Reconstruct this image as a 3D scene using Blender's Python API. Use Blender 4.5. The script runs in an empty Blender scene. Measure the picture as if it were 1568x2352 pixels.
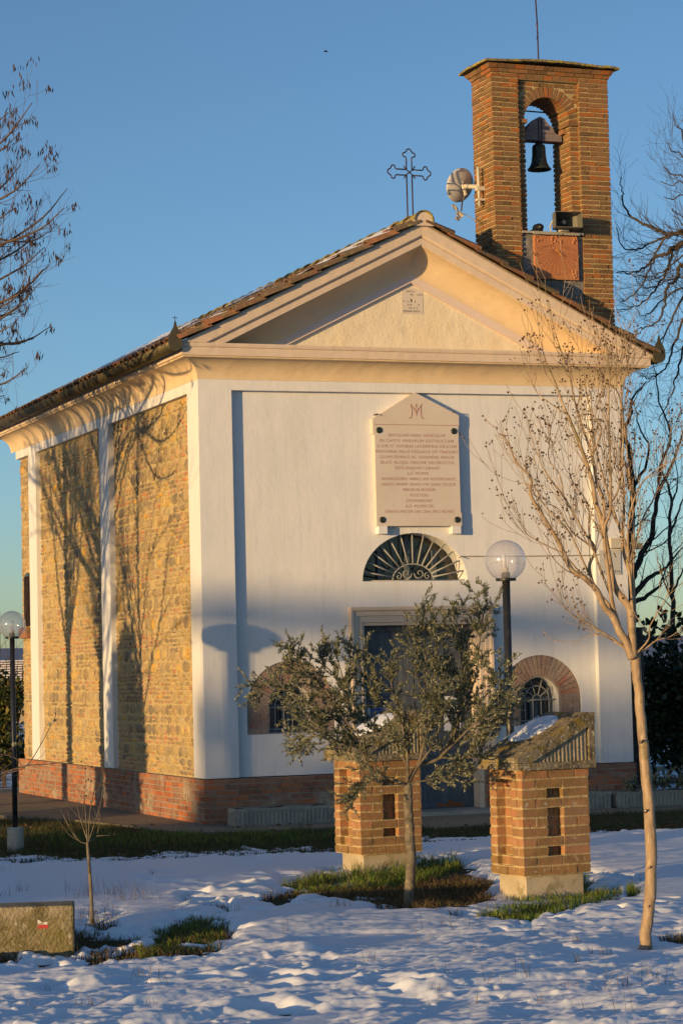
import bpy, math, random
import numpy as np
from mathutils import Vector, Matrix
from mathutils.geometry import tessellate_polygon

# ------------------------------------------------------------------ camera, sky, sun, exposure
SC = bpy.context.scene
COL = SC.collection
CAM = np.array([-8.5422, -27.1368, 1.8098])
YAW, PITCH, ROLL = math.radians(20.8167), math.radians(3.6662), math.radians(-1.3596)
F, CX, CY = 5553.0, 784.0, 1176.0
def cam_axes():
    f = np.array([math.sin(YAW)*math.cos(PITCH), math.cos(YAW)*math.cos(PITCH), math.sin(PITCH)])
    r = np.array([math.cos(YAW), -math.sin(YAW), 0.0]); u = np.cross(r, f)
    c, s = math.cos(ROLL), math.sin(ROLL)
    return c*r+s*u, -s*r+c*u, f
AR, AU, AF = cam_axes()
cd = bpy.data.cameras.new('camera'); cam = bpy.data.objects.new('camera', cd); COL.objects.link(cam)
cd.lens = 85.0; cd.sensor_fit = 'VERTICAL'; cd.sensor_height = 36.0; cd.sensor_width = 24.0
cd.clip_start = 0.5; cd.clip_end = 20000
mw = Matrix.Identity(4)
for i in range(3):
    mw[i][0], mw[i][1], mw[i][2], mw[i][3] = AR[i], AU[i], -AF[i], CAM[i]
cam.matrix_world = mw; SC.camera = cam
SUN_AZ, SUN_EL = math.radians(63.0), math.radians(3.4)
S = np.array([-math.sin(SUN_AZ)*math.cos(SUN_EL), -math.cos(SUN_AZ)*math.cos(SUN_EL), math.sin(SUN_EL)])
w = bpy.data.worlds.new('World'); SC.world = w; w.use_nodes = True
wn = w.node_tree; bg = wn.nodes['Background']
sky = wn.nodes.new('ShaderNodeTexSky'); sky.sky_type = 'NISHITA'; sky.sun_disc = False
sky.sun_elevation = math.radians(4.3); sky.sun_rotation = math.atan2(S[0], S[1])
sky.air_density = .72; sky.dust_density = 0.5; sky.ozone_density = 2.35; sky.altitude = 200
wn.links.new(sky.outputs[0], bg.inputs[0]); bg.inputs[1].default_value = 0.15
sl = bpy.data.lights.new('sun', 'SUN'); sl.energy = 4.2; sl.angle = math.radians(0.53); sl.color = (1.0, 0.64, 0.27)
so = bpy.data.objects.new('sun', sl); COL.objects.link(so)
so.rotation_euler = Vector(S).to_track_quat('Z', 'Y').to_euler()
SC.view_settings.view_transform = 'Standard'; SC.view_settings.look = 'None'
SC.view_settings.exposure = 0.40; SC.view_settings.gamma = 1.0
SC.cycles.max_bounces = 6; SC.cycles.transparent_max_bounces = 12

def ray(x, y):
    return AF + AR*(x-CX)/F - AU*(y-CY)/F
def at(x, y, dist):
    d = ray(x, y); return CAM + d/np.linalg.norm(d)*dist
def onp(x, y, ax, val):
    d = ray(x, y); return CAM + d*(val-CAM[ax])/d[ax]
def proj(P):
    d = P-CAM; z = d@AF
    return CX+F*(d@AR)/z, CY-F*(d@AU)/z

rnd = random.Random(7); rng = np.random.default_rng(7)
# ------------------------------------------------------------------ noise
TAB = rng.random((256, 256))
def vnoise(x, y, s=0):
    x = x+s*17.3; y = y+s*9.7
    xi = np.floor(x).astype(int); yi = np.floor(y).astype(int); fx = x-xi; fy = y-yi
    fx = fx*fx*(3-2*fx); fy = fy*fy*(3-2*fy)
    a = TAB[xi & 255, yi & 255]; b = TAB[(xi+1) & 255, yi & 255]
    c = TAB[xi & 255, (yi+1) & 255]; d = TAB[(xi+1) & 255, (yi+1) & 255]
    return (a*(1-fx)+b*fx)*(1-fy)+(c*(1-fx)+d*fx)*fy-0.5
def fbm(x, y, o=4, s=0):
    t = 0; a = 1.0
    for i in range(o):
        t = t+a*vnoise(x, y, s+i); x = x*2.03; y = y*2.03; a *= 0.5
    return t

# ------------------------------------------------------------------ mesh builder
class MB:
    def __init__(s): s.V = []; s.n = 0; s.Q = []; s.T = []; s.N = []
    def add(s, V, Q=None, T=None, N=None):
        V = np.asarray(V, float).reshape(-1, 3); b = s.n; s.V.append(V); s.n += len(V)
        if Q is not None and len(Q): s.Q.append(np.asarray(Q, int)+b)
        if T is not None and len(T): s.T.append(np.asarray(T, int)+b)
        if N is not None:
            for f in N: s.N.append([i+b for i in f])
        return b
    def box(s, a, b, jit=0.0, M=None):
        x0, y0, z0 = a; x1, y1, z1 = b
        V = np.array([(x0,y0,z0),(x1,y0,z0),(x1,y1,z0),(x0,y1,z0),(x0,y0,z1),(x1,y0,z1),(x1,y1,z1),(x0,y1,z1)], float)
        if jit: V += rng.uniform(-jit, jit, V.shape)
        if M is not None: V = V@M[:3,:3].T+M[:3,3]
        s.add(V, [(0,3,2,1),(4,5,6,7),(0,1,5,4),(1,2,6,5),(2,3,7,6),(3,0,4,7)])
    def tube(s, P, R, k=6, cap=True):
        P = np.asarray(P, float); m = len(P)
        R = np.full(m, R) if np.isscalar(R) else np.asarray(R, float)
        t = np.gradient(P, axis=0); t /= np.linalg.norm(t, axis=1)[:, None]+1e-12
        ref = np.array([0, 0, 1.0]) if abs(t[0][2]) < .9 else np.array([1.0, 0, 0])
        V = []; a = np.arange(k)*2*math.pi/k; ca, sa = np.cos(a)[:, None], np.sin(a)[:, None]
        for i in range(m):
            u = ref-t[i]*(ref@t[i]); nu = np.linalg.norm(u)
            if nu < 1e-6: u = np.cross(t[i], [0.3, .5, .8]); nu = np.linalg.norm(u)
            u /= nu; v = np.cross(t[i], u); ref = u
            V.append(P[i]+R[i]*(ca*u+sa*v))
        V = np.concatenate(V); j = np.arange(k); jn = (j+1) % k
        Q = np.concatenate([np.stack([i*k+j, i*k+jn, (i+1)*k+jn, (i+1)*k+j], 1) for i in range(m-1)])
        N = [list(range(k))[::-1], list(range((m-1)*k, m*k))] if cap else None
        s.add(V, Q, None, N)
    def lathe(s, prof, c=(0,0,0), k=24, axis=2, M=None):
        pr = np.array(prof, float); a = np.arange(k)*2*math.pi/k; m = len(pr)
        V = np.concatenate([np.stack([r*np.cos(a), r*np.sin(a), np.full(k, z)], 1) for r, z in pr])
        if axis == 1: V = V[:, [0, 2, 1]]*np.array([1, 1, -1])
        if axis == 0: V = V[:, [2, 0, 1]]
        if M is not None: V = V@np.array(M)[:3,:3].T
        V = V+np.array(c); j = np.arange(k); jn = (j+1) % k
        Q = np.concatenate([np.stack([i*k+j, i*k+jn, (i+1)*k+jn, (i+1)*k+j], 1) for i in range(m-1)])
        s.add(V, Q)
    def slab(s, outer, holes, y0, y1, T3=None, caps=True):
        """polygon with holes in x,z extruded from y0 to y1"""
        loops = [outer]+list(holes)
        tri = tessellate_polygon([[Vector((x, z, 0)) for x, z in l] for l in loops])
        pts = [p for l in loops for p in l]; n = len(pts)
        V = np.array([(x, y0, z) for x, z in pts]+[(x, y1, z) for x, z in pts])
        if T3 is not None: V = np.array([T3(v) for v in V])
        T = [t for t in tri]+[tuple(i+n for i in t[::-1]) for t in tri] if caps else None
        Q = []; b = 0
        for l in loops:
            for i in range(len(l)):
                j = (i+1) % len(l); Q.append((b+i, b+j, n+b+j, n+b+i))
            b += len(l)
        s.add(V, Q, T)
    def build(s, name, m, parent=None, smooth=False, local=False):
        me = bpy.data.meshes.new(name)
        V = np.concatenate(s.V) if s.V else np.zeros((0, 3))
        if parent is not None and not local:
            V = V-np.array(root_loc(parent))
        me.vertices.add(len(V)); me.vertices.foreach_set('co', V.ravel())
        li = []; lt = []
        if s.Q: q = np.concatenate(s.Q); li.append(q.ravel()); lt.append(np.full(len(q), 4))
        if s.T: t = np.concatenate(s.T); li.append(t.ravel()); lt.append(np.full(len(t), 3))
        for f in s.N: li.append(np.array(f)); lt.append(np.array([len(f)]))
        li = np.concatenate(li).astype(np.int32); lt = np.concatenate(lt).astype(np.int32)
        me.loops.add(len(li)); me.loops.foreach_set('vertex_index', li)
        me.polygons.add(len(lt)); me.polygons.foreach_set('loop_start', np.concatenate([[0], np.cumsum(lt)[:-1]]).astype(np.int32))
        me.polygons.foreach_set('loop_total', lt)
        me.polygons.foreach_set('use_smooth', np.full(len(lt), bool(smooth)))
        me.update(calc_edges=True); me.validate()
        if not smooth: me.shade_flat()
        me.materials.append(m)
        o = bpy.data.objects.new(name, me); COL.objects.link(o)
        if parent is not None: o.parent = parent
        return o
def root_loc(o):
    while o.parent: o = o.parent
    return o.get('_loc', (0, 0, 0))
def fixn(o):
    import bmesh
    bm = bmesh.new(); bm.from_mesh(o.data); bmesh.ops.recalc_face_normals(bm, faces=bm.faces[:]); bm.to_mesh(o.data); bm.free(); return o
def thing(name, label, cat, loc=(0,0,0), group=None):
    o = bpy.data.objects.new(name, None); COL.objects.link(o); o.location = loc; o.empty_display_size = .1
    o['_loc'] = [float(v) for v in loc]; o['label'] = label; o['category'] = cat
    if group: o['group'] = group
    return o
def tag(o, label, cat, group=None, kind=None):
    o['label'] = label; o['category'] = cat
    if group: o['group'] = group
    if kind: o['kind'] = kind
    return o
def structure(o, label=None):
    o['kind'] = 'structure'
    if label: o['label'] = label
    return o

# ------------------------------------------------------------------ materials
def hexc(c): return (*c, 1.0)
def mat(name, col, rough=.85, vary=(), bump=None, island=None, metal=0.0, spec=0.3, stretch=None, bump2=None, trans=0.0):
    m = bpy.data.materials.new(name); m.use_nodes = True; nt = m.node_tree; b = nt.nodes['Principled BSDF']
    L = nt.links.new; N = nt.nodes.new
    tc = N('ShaderNodeTexCoord'); vec = tc.outputs['Object']
    if stretch:
        mp = N('ShaderNodeMapping'); mp.inputs['Scale'].default_value = stretch; L(vec, mp.inputs[0]); svec = mp.outputs[0]
    else: svec = vec
    if island:
        g = N('ShaderNodeNewGeometry'); r = N('ShaderNodeValToRGB'); r.color_ramp.interpolation = 'CONSTANT' if len(island) > 3 else 'LINEAR'
        L(g.outputs['Random Per Island'], r.inputs[0]); e = r.color_ramp.elements
        n = len(island)
        for i, c in enumerate(island):
            p = i/n if r.color_ramp.interpolation == 'CONSTANT' else i/max(1, n-1)
            if i < 2: e[i].position = p; e[i].color = hexc(c)
            else: el = e.new(p); el.color = hexc(c)
        out = r.outputs[0]
    else:
        rgb = N('ShaderNodeRGB'); rgb.outputs[0].default_value = hexc(col); out = rgb.outputs[0]
    for k, (scale, lo, hi, c2, st) in enumerate(vary):
        nz = N('ShaderNodeTexNoise'); nz.inputs['Scale'].default_value = scale; nz.inputs['Detail'].default_value = 6; nz.inputs['Roughness'].default_value = .6
        L(svec if st else vec, nz.inputs['Vector'])
        mr = N('ShaderNodeMapRange'); mr.inputs[1].default_value = lo; mr.inputs[2].default_value = hi; mr.clamp = True
        L(nz.outputs['Fac'], mr.inputs[0])
        mx = N('ShaderNodeMix'); mx.data_type = 'RGBA'; L(mr.outputs[0], mx.inputs[0]); L(out, mx.inputs[6]); mx.inputs[7].default_value = hexc(c2)
        out = mx.outputs[2]
    L(out, b.inputs['Base Color'])
    b.inputs['Roughness'].default_value = rough; b.inputs['Metallic'].default_value = metal
    b.inputs['Specular IOR Level'].default_value = spec
    prev = None
    for bb in (bump, bump2):
        if not bb: continue
        nz = N('ShaderNodeTexNoise'); nz.inputs['Scale'].default_value = bb[0]; nz.inputs['Detail'].default_value = 5; L(svec if len(bb) > 3 else vec, nz.inputs['Vector'])
        bn = N('ShaderNodeBump'); bn.inputs['Strength'].default_value = bb[1]; bn.inputs['Distance'].default_value = bb[2]
        L(nz.outputs['Fac'], bn.inputs['Height'])
        if prev: L(prev, bn.inputs['Normal'])
        prev = bn.outputs[0]
    if prev: L(prev, b.inputs['Normal'])
    if trans:
        tr = N('ShaderNodeBsdfTranslucent'); L(out, tr.inputs[0]); ms = N('ShaderNodeMixShader'); ms.inputs[0].default_value = trans
        L(b.outputs[0], ms.inputs[1]); L(tr.outputs[0], ms.inputs[2]); L(ms.outputs[0], nt.nodes['Material Output'].inputs[0])
    return m
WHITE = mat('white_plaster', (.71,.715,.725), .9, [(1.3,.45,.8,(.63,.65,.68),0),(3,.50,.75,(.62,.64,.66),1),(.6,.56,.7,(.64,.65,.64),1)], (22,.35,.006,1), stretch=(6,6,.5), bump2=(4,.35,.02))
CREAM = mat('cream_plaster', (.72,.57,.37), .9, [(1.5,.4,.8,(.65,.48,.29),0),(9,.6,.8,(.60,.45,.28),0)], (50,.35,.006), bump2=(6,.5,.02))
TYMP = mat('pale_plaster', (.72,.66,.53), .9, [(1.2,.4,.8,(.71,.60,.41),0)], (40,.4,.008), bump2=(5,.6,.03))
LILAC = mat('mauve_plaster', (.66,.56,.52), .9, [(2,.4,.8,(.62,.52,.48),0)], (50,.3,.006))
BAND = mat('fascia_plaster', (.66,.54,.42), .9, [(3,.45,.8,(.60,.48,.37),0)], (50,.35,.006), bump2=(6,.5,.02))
MARBLE = mat('marble', (.62,.56,.50), .6, [(2.5,.4,.75,(.57,.50,.43),0),(14,.6,.8,(.53,.46,.39),0)], (40,.1,.003))
INSCR = mat('inscription_paint', (.42,.25,.21), .8)
MORTAR = mat('lime_mortar', (.50,.39,.20), .95, [(9,.4,.7,(.34,.27,.15),0)], (90,.8,.01), bump2=(14,.6,.02))
MORTARG = mat('grey_mortar', (.34,.29,.24), .95, [(9,.4,.7,(.22,.20,.18),0)], (90,.8,.01), bump2=(14,.6,.02))
RENDER = mat('weathered_render', (.17,.17,.165), .95, [(7,.45,.65,(.30,.30,.28),0),(18,.5,.7,(.10,.10,.10),0)], (50,.8,.01))
TBRICK = mat('tower_brick', (.4,.2,.1), .9, [(7,.48,.72,(.20,.13,.06),0),(50,.5,.8,(.26,.14,.06),0)], (70,.7,.008), bump2=(25,.5,.01), island=[(.28,.11,.04),(.23,.12,.05),(.18,.10,.045),(.35,.12,.032),(.20,.125,.06),(.25,.105,.04),(.14,.085,.04),(.25,.135,.065),(.29,.15,.07)])
PBRICK = mat('plinth_brick', (.4,.2,.1), .9, [(4,.45,.7,(.31,.19,.12),0),(2.2,.56,.66,(.40,.33,.25),0),(9,.55,.7,(.16,.10,.07),0),(30,.5,.8,(.36,.25,.17),0)], (70,.8,.01), island=[(.36,.105,.045),(.27,.10,.06),(.42,.14,.055),(.23,.12,.085),(.33,.15,.09),(.45,.14,.05),(.29,.17,.12),(.25,.095,.055)])
MBRICK = mat('shrine_brick', (.4,.2,.1), .9, [(3.2,.46,.62,(.21,.135,.05),0),(12,.6,.68,(.42,.34,.24),0),(60,.5,.8,(.36,.19,.10),0),(9,.56,.72,(.16,.11,.06),0)], (80,.7,.006), bump2=(14,.5,.01), island=[(.33,.185,.085),(.29,.16,.075),(.37,.19,.095),(.25,.145,.07),(.31,.175,.07),(.28,.165,.09),(.36,.17,.08)])
ABRICK = mat('arch_brick', (.4,.2,.1), .9, [(8,.4,.7,(.34,.26,.20),0),(40,.5,.8,(.40,.30,.22),0)], (70,.8,.01), island=[(.25,.15,.12),(.22,.15,.13),(.28,.17,.13),(.25,.19,.17),(.33,.13,.09),(.27,.22,.19)])
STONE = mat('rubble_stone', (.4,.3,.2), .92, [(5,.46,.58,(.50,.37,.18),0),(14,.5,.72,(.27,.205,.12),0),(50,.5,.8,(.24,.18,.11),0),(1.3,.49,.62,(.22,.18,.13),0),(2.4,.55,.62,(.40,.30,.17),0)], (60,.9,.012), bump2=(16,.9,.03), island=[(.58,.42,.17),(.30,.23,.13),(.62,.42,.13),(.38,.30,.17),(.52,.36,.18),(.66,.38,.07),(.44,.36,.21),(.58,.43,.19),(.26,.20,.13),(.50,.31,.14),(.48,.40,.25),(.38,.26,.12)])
FRAG = mat('brick_fragment', (.4,.2,.1), .92, [(6,.45,.62,(.46,.34,.18),0),(1.0,.50,.68,(.24,.15,.10),0),(20,.45,.75,(.36,.26,.17),0)], (60,.8,.01), island=[(.42,.18,.10),(.46,.23,.14),(.36,.20,.13),(.52,.19,.08),(.42,.27,.18),(.40,.31,.21)])
TILE = mat('roof_tile', (.3,.2,.1), .92, [(6,.42,.66,(.11,.10,.06),0),(20,.55,.75,(.30,.26,.10),0)], (50,.8,.01), island=[(.26,.12,.07),(.20,.105,.065),(.32,.14,.075),(.16,.10,.07),(.22,.13,.09)])
MOSS = mat('mossy_tile', (.20,.17,.11), .95, [(9,.42,.6,(.42,.33,.04),0),(25,.5,.7,(.12,.11,.07),0)], (60,.9,.02))
GUTTER = mat('gutter_metal', (.14,.115,.06), .45, [(6,.4,.7,(.08,.075,.05),0)], metal=.55, bump=(20,.1,.004))
DARKM = mat('dark_iron', (.035,.022,.022), .6, [(20,.45,.7,(.10,.04,.025),0)], metal=.3)
POLE = mat('black_pole', (.018,.020,.024), .38, [(14,.5,.8,(.05,.045,.035),0)], spec=.5)
BARS = mat('grille_paint', (.34,.34,.32), .6, [(20,.5,.8,(.20,.17,.13),0)])
DOORM = mat('door_sheet', (.075,.088,.105), .5, [(5,.45,.7,(.13,.145,.165),1),(3,.5,.75,(.045,.05,.06),0)], stretch=(5,5,.8), bump=(4,.2,.01), spec=.4)
RUST = mat('rust', (.28,.10,.03), .9, [(12,.4,.7,(.18,.07,.03),0)])
FRAMEW = mat('window_frame_paint', (.10,.125,.15), .5)
GLASSD = mat('dark_window_glass', (.010,.012,.015), .08, spec=.8)
PAPER = mat('paper_notice', (.70,.72,.74), .7); PAPERB = mat('blue_notice', (.08,.14,.42), .6)
CONC = mat('concrete', (.40,.38,.33), .9, [(3,.4,.7,(.30,.29,.25),0),(25,.55,.8,(.24,.22,.18),0)], (60,.5,.006))
CONCL = mat('pale_concrete', (.50,.43,.31), .9, [(3,.4,.65,(.38,.32,.22),0),(7,.58,.66,(.28,.24,.14),0),(40,.64,.72,(.18,.15,.11),0)], (60,.4,.006))
LICHEN = mat('lichen_concrete', (.20,.17,.115), .95, [(9,.48,.58,(.085,.072,.045),0),(45,.57,.65,(.48,.43,.32),0),(4,.54,.64,(.27,.19,.03),0),(16,.56,.66,(.15,.12,.04),0)], (60,.8,.012), bump2=(18,.6,.015))
RIBS = mat('ribbed_stone', (.33,.28,.19), .95, [(9,.5,.66,(.17,.14,.085),0),(45,.58,.66,(.45,.40,.30),0)], (60,.7,.01))
BLOCKM = mat('mossy_concrete', (.27,.23,.15), .95, [(5,.48,.62,(.13,.11,.055),0),(22,.55,.66,(.36,.32,.24),0),(3,.55,.7,(.15,.13,.04),0)], (50,.9,.02), stretch=(3,3,1))
PLANTC = mat('planter_concrete', (.33,.32,.28), .92, [(6,.4,.7,(.22,.22,.19),0)], (60,.5,.006))
PAVE = mat('path_concrete', (.25,.215,.15), .93, [(1.6,.4,.7,(.17,.145,.105),0),(22,.5,.75,(.27,.24,.20),0)], (70,.6,.006), bump2=(6,.4,.02))
PAINTW = mat('white_paint', (.62,.60,.56), .8, [(30,.45,.6,(.30,.27,.19),0)]); PAINTR = mat('red_paint', (.42,.05,.05), .8, [(30,.5,.65,(.25,.14,.09),0)])
SNOW = mat('snow', (.79,.835,.90), .55, bump=(30,.22,.010), spec=.25)
SNOWF = mat('far_snow', (.78,.80,.84), .7, [(.5,.52,.58,(.10,.095,.05),0),(3,.6,.66,(.12,.11,.06),0),(.02,.5,.62,(.18,.17,.15),0)], bump=(3,.6,.1))
LAWN = mat('winter_grass', (.050,.060,.018), .95, [(2.2,.42,.62,(.085,.075,.028),0),(16,.45,.65,(.030,.036,.012),0),(70,.5,.7,(.11,.09,.04),0)], (90,1,.03), bump2=(20,.8,.03))
GRASS = mat('grass_blade', (.1,.15,.03), .75, island=[(.12,.19,.02),(.15,.23,.03),(.08,.14,.018),(.19,.25,.04),(.13,.15,.04),(.22,.20,.08)], trans=.3)
DRYG = mat('dry_grass_blade', (.1,.15,.03), .8, island=[(.14,.095,.045),(.10,.065,.035),(.20,.14,.07),(.075,.06,.03),(.09,.10,.03),(.17,.10,.05)], trans=.25)
SHORT = mat('short_grass_blade', (.1,.15,.03), .8, island=[(.05,.065,.018),(.065,.085,.02),(.085,.08,.03),(.04,.05,.015),(.11,.085,.04)], trans=.2)
MYRT = mat('smooth_pale_bark', (.34,.24,.14), .6, [(5,.42,.62,(.24,.165,.095),1),(14,.5,.7,(.46,.36,.24),1),(7,.56,.68,(.17,.14,.06),0),(30,.62,.72,(.14,.10,.06),1)], (25,.6,.008), bump2=(8,.5,.015), stretch=(4,4,.7), spec=.4)
BARKD = mat('dark_bark', (.055,.042,.034), .9, [(9,.45,.7,(.10,.075,.05),0)], (30,.8,.01))
BARKL = mat('locust_bark', (.11,.078,.062), .9, [(9,.45,.7,(.16,.11,.08),0)], (30,.8,.01))
BARKO = mat('olive_bark', (.17,.145,.11), .95, [(12,.42,.62,(.09,.08,.055),0),(26,.58,.68,(.30,.24,.10),0)], (40,.9,.012), stretch=(1,1,.5))
POD = mat('seed_capsule', (.09,.05,.035), .9, island=[(.045,.028,.022),(.08,.05,.033),(.11,.065,.045)])
OLEAF = mat('olive_leaf', (.1,.12,.07), .5, island=[(.09,.105,.06),(.13,.145,.09),(.065,.08,.045),(.24,.25,.18),(.16,.17,.11),(.28,.27,.15),(.11,.125,.075)], trans=.15, spec=.5)
HEDGE = mat('laurel_leaf', (.03,.05,.02), .35, island=[(.022,.036,.012),(.03,.05,.016),(.016,.028,.010),(.045,.065,.018),(.10,.09,.02)], trans=.15, spec=.5)
HEDGEY = mat('yellow_green_leaf', (.03,.05,.02), .45, island=[(.05,.065,.015),(.09,.095,.02),(.03,.045,.012),(.15,.12,.02),(.06,.07,.02)], trans=.25)
BRONZE = mat('bell_bronze', (.035,.045,.042), .5, [(14,.5,.7,(.07,.08,.06),0)], metal=.5)
WOOD = mat('grey_wood', (.23,.20,.20), .85, [(8,.4,.7,(.14,.11,.11),1)], stretch=(1,1,6))
TERRA = mat('terracotta', (.45,.19,.085), .85, [(6,.4,.7,(.40,.16,.07),0)], (60,.3,.004)); TERRAD = mat('terracotta_incised', (.24,.09,.04), .9)
GOLD = mat('brass_knob', (.75,.38,.03), .4, metal=.2)
DISHM = mat('dish_grey', (.58,.57,.54), .5, [(6,.4,.7,(.50,.49,.46),0)]); PLAST = mat('beige_plastic', (.55,.50,.40), .5)
HORN = mat('speaker_horn_grey', (.13,.13,.11), .5); BLACKP = mat('black_plastic', (.012,.014,.018), .4)
SOIL = mat('planter_soil', (.05,.035,.028), .95, bump=(40,1,.03)); TUBEW = mat('lamp_tube_white', (.8,.8,.8), .25, spec=.6)
CABLE = mat('grey_cable', (.25,.22,.19), .7); SIGNM = mat('sign_panel', (.50,.50,.48), .5); LETB = mat('sign_letter', (.05,.05,.055), .6)
WALLH = mat('house_wall', (.45,.38,.28), .9, [(3,.4,.7,(.38,.31,.22),0)])
def glass_mat():
    m = bpy.data.materials.new('clear_globe'); m.use_nodes = True; nt = m.node_tree; N = nt.nodes.new; L = nt.links.new
    nt.nodes.remove(nt.nodes['Principled BSDF'])
    tr = N('ShaderNodeBsdfTransparent'); tr.inputs[0].default_value = (.86,.87,.90,1)
    gl = N('ShaderNodeBsdfGlossy'); gl.inputs['Roughness'].default_value = .06; gl.inputs[0].default_value = (1,1,1,1)
    fr = N('ShaderNodeLayerWeight'); fr.inputs[0].default_value = .5; pw = N('ShaderNodeMath'); pw.operation = 'POWER'; pw.inputs[1].default_value = 4.0; L(fr.outputs['Facing'], pw.inputs[0])
    mr = N('ShaderNodeMapRange'); mr.inputs[3].default_value = .10; mr.inputs[4].default_value = .8; L(pw.outputs[0], mr.inputs[0])
    ms = N('ShaderNodeMixShader'); L(mr.outputs[0], ms.inputs[0]); L(tr.outputs[0], ms.inputs[1]); L(gl.outputs[0], ms.inputs[2])
    df = N('ShaderNodeBsdfDiffuse'); df.inputs[0].default_value = (.8,.8,.84,1); m2 = N('ShaderNodeMixShader'); m2.inputs[0].default_value = .20; L(ms.outputs[0], m2.inputs[1]); L(df.outputs[0], m2.inputs[2])
    L(m2.outputs[0], nt.nodes['Material Output'].inputs[0]); return m
GLOBE = glass_mat()

def text(body, size, x, y, z, m, parent, name='lettering', rot=0.0, sx=1.0, tilt=None, align='CENTER', fit=None, ext=.0015):
    cu = bpy.data.curves.new('t', 'FONT'); cu.body = body; cu.size = size; cu.align_x = align; cu.align_y = 'CENTER'; cu.extrude = ext; cu.resolution_u = 3
    cu.offset = 0.0; cu.space_character = 1.08
    o = bpy.data.objects.new('t', cu); COL.objects.link(o)
    dg = bpy.context.evaluated_depsgraph_get(); me = bpy.data.meshes.new_from_object(o.evaluated_get(dg))
    bpy.data.objects.remove(o); bpy.data.curves.remove(cu)
    n = len(me.vertices); co = np.zeros(n*3); me.vertices.foreach_get('co', co); co = co.reshape(-1, 3)
    if fit: sx = fit/max(1e-6, co[:,0].max()-co[:,0].min())
    c, s = math.cos(rot), math.sin(rot)
    X = (co[:,0]*sx)*c-co[:,1]*s; Z = (co[:,0]*sx)*s+co[:,1]*c
    W = np.stack([X+x, y-co[:,2], Z+z], 1)
    if parent is not None: W = W-np.array(root_loc(parent))
    me.vertices.foreach_set('co', W.ravel()); me.update(); me.materials.clear(); me.materials.append(m)
    ob = bpy.data.objects.new(name, me); COL.objects.link(ob); ob.parent = parent
    return ob
def join_meshes(obs, name):
    """merge several mesh objects (same parent) into the first"""
    import bmesh
    bm = bmesh.new()
    for o in obs: bm.from_mesh(o.data)
    bm.to_mesh(obs[0].data); bm.free(); obs[0].name = name
    for o in obs[1:]: bpy.data.objects.remove(o)
    return obs[0]

# ------------------------------------------------------------------ building dimensions
W, L, P = 5.6, 9.4, 0.28
H1, H2, HC, AP = 0.541, 5.246, 5.64, 7.18
SL = (AP-HC)/(W/2+P)
PY = 0.085                                   # recessed plane of the front panel
def roofz(x): return HC+SL*(x+P) if x <= W/2 else HC+SL*(W+P-x)
chapel = thing('chapel', 'small white plastered chapel with rubble stone side and tiled gable roof', 'chapel', (0, 0, 0))

# brick facing helper: rows of boxes on a face.  o origin, u along, n outward
def brick_rows(mb, o, u, n, length, z0, z1, h=.0625, bl=.24, depth=.05, proud=.008, gap=.010, jit=.002, start=0, skip=None):
    o, u, n = (np.array(v, float) for v in (o, u, n)); M = np.eye(4); M[:3,0] = u; M[:3,1] = -n; M[:3,2] = (0,0,1); M[:3,3] = o
    k = start; z = z0
    while z < z1-.02:
        hh = min(h, z1-z); x = 0.0; first = True
        while x < length-.001:
            ln = bl*(rng.choice([.5,1,1,1,1])+rng.uniform(-.06,.06)); 
            if first and k % 2: ln = bl*.5
            first = False
            x2 = min(length, x+ln)
            if length-x2 < .06: x2 = length
            pr = proud+rng.uniform(-.003,.004)
            a, b = x+gap/2*(x > 0), x2-gap/2*(x2 < length)
            if not (skip and skip((a+b)/2, z+hh/2)):
                mb.box((a, -pr, z+gap/2), (b, depth, z+hh-gap/2), jit, M)
            x = x2
        z += h; k += 1
def arch_pts(cx, z0, hw, zs, rz=None, n=20, close=True):
    """outline: bottom left, up, arch, down"""
    rz = rz or hw
    pts = [(cx-hw, z0)] if zs > z0+.001 else []
    pts += [(cx-hw*math.cos(t), zs+rz*math.sin(t)) for t in np.linspace(0, math.pi, n)]
    if zs > z0+.001: pts += [(cx+hw, z0)]
    return pts

# ---------------- front wall
WL, WR, CXF = 1.11, 4.385, 2.77
lun = arch_pts(CXF-.02, 2.835, .69, 2.835, .585, 30)
outL = arch_pts(WL, 1.035, .555, 1.345, .555, 24); outR = arch_pts(WR, 1.035, .555, 1.345, .555, 24)
inL = arch_pts(WL, 1.045, .262, 1.36, .262, 20); inR = arch_pts(WR, 1.045, .262, 1.36, .262, 20)
DX0, DX1, DZ = 2.06, 3.53, 2.30
panel = [(.40, H1), (DX0-.02, H1), (DX0-.02, DZ+.02), (DX1+.02, DZ+.02), (DX1+.02, H1), (W-.40, H1), (W-.40, 5.15), (.40, 5.15)]
mb = MB(); mb.slab(panel, [lun, outL, outR], PY, PY+.05)
mb.slab([(.0, H1), (.415, H1), (.415, H2), (.0, H2)], [], 0, .30)
mb.slab([(W-.445, H1), (W, H1), (W, H2), (W-.445, H2)], [], 0, .30)
mb.slab([(.415, 5.12), (W-.445, 5.14), (W-.445, H2), (.415, H2)], [], .001, .30)
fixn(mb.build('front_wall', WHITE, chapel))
mb = MB(); mb.slab([(.3, H1), (DX0-.02, H1), (DX0-.02, DZ+.02), (DX1+.02, DZ+.02), (DX1+.02, H1), (W-.3, H1), (W-.3, 5.2), (.3, 5.2)], [lun, inL, inR], PY+.048, .42)
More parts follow.
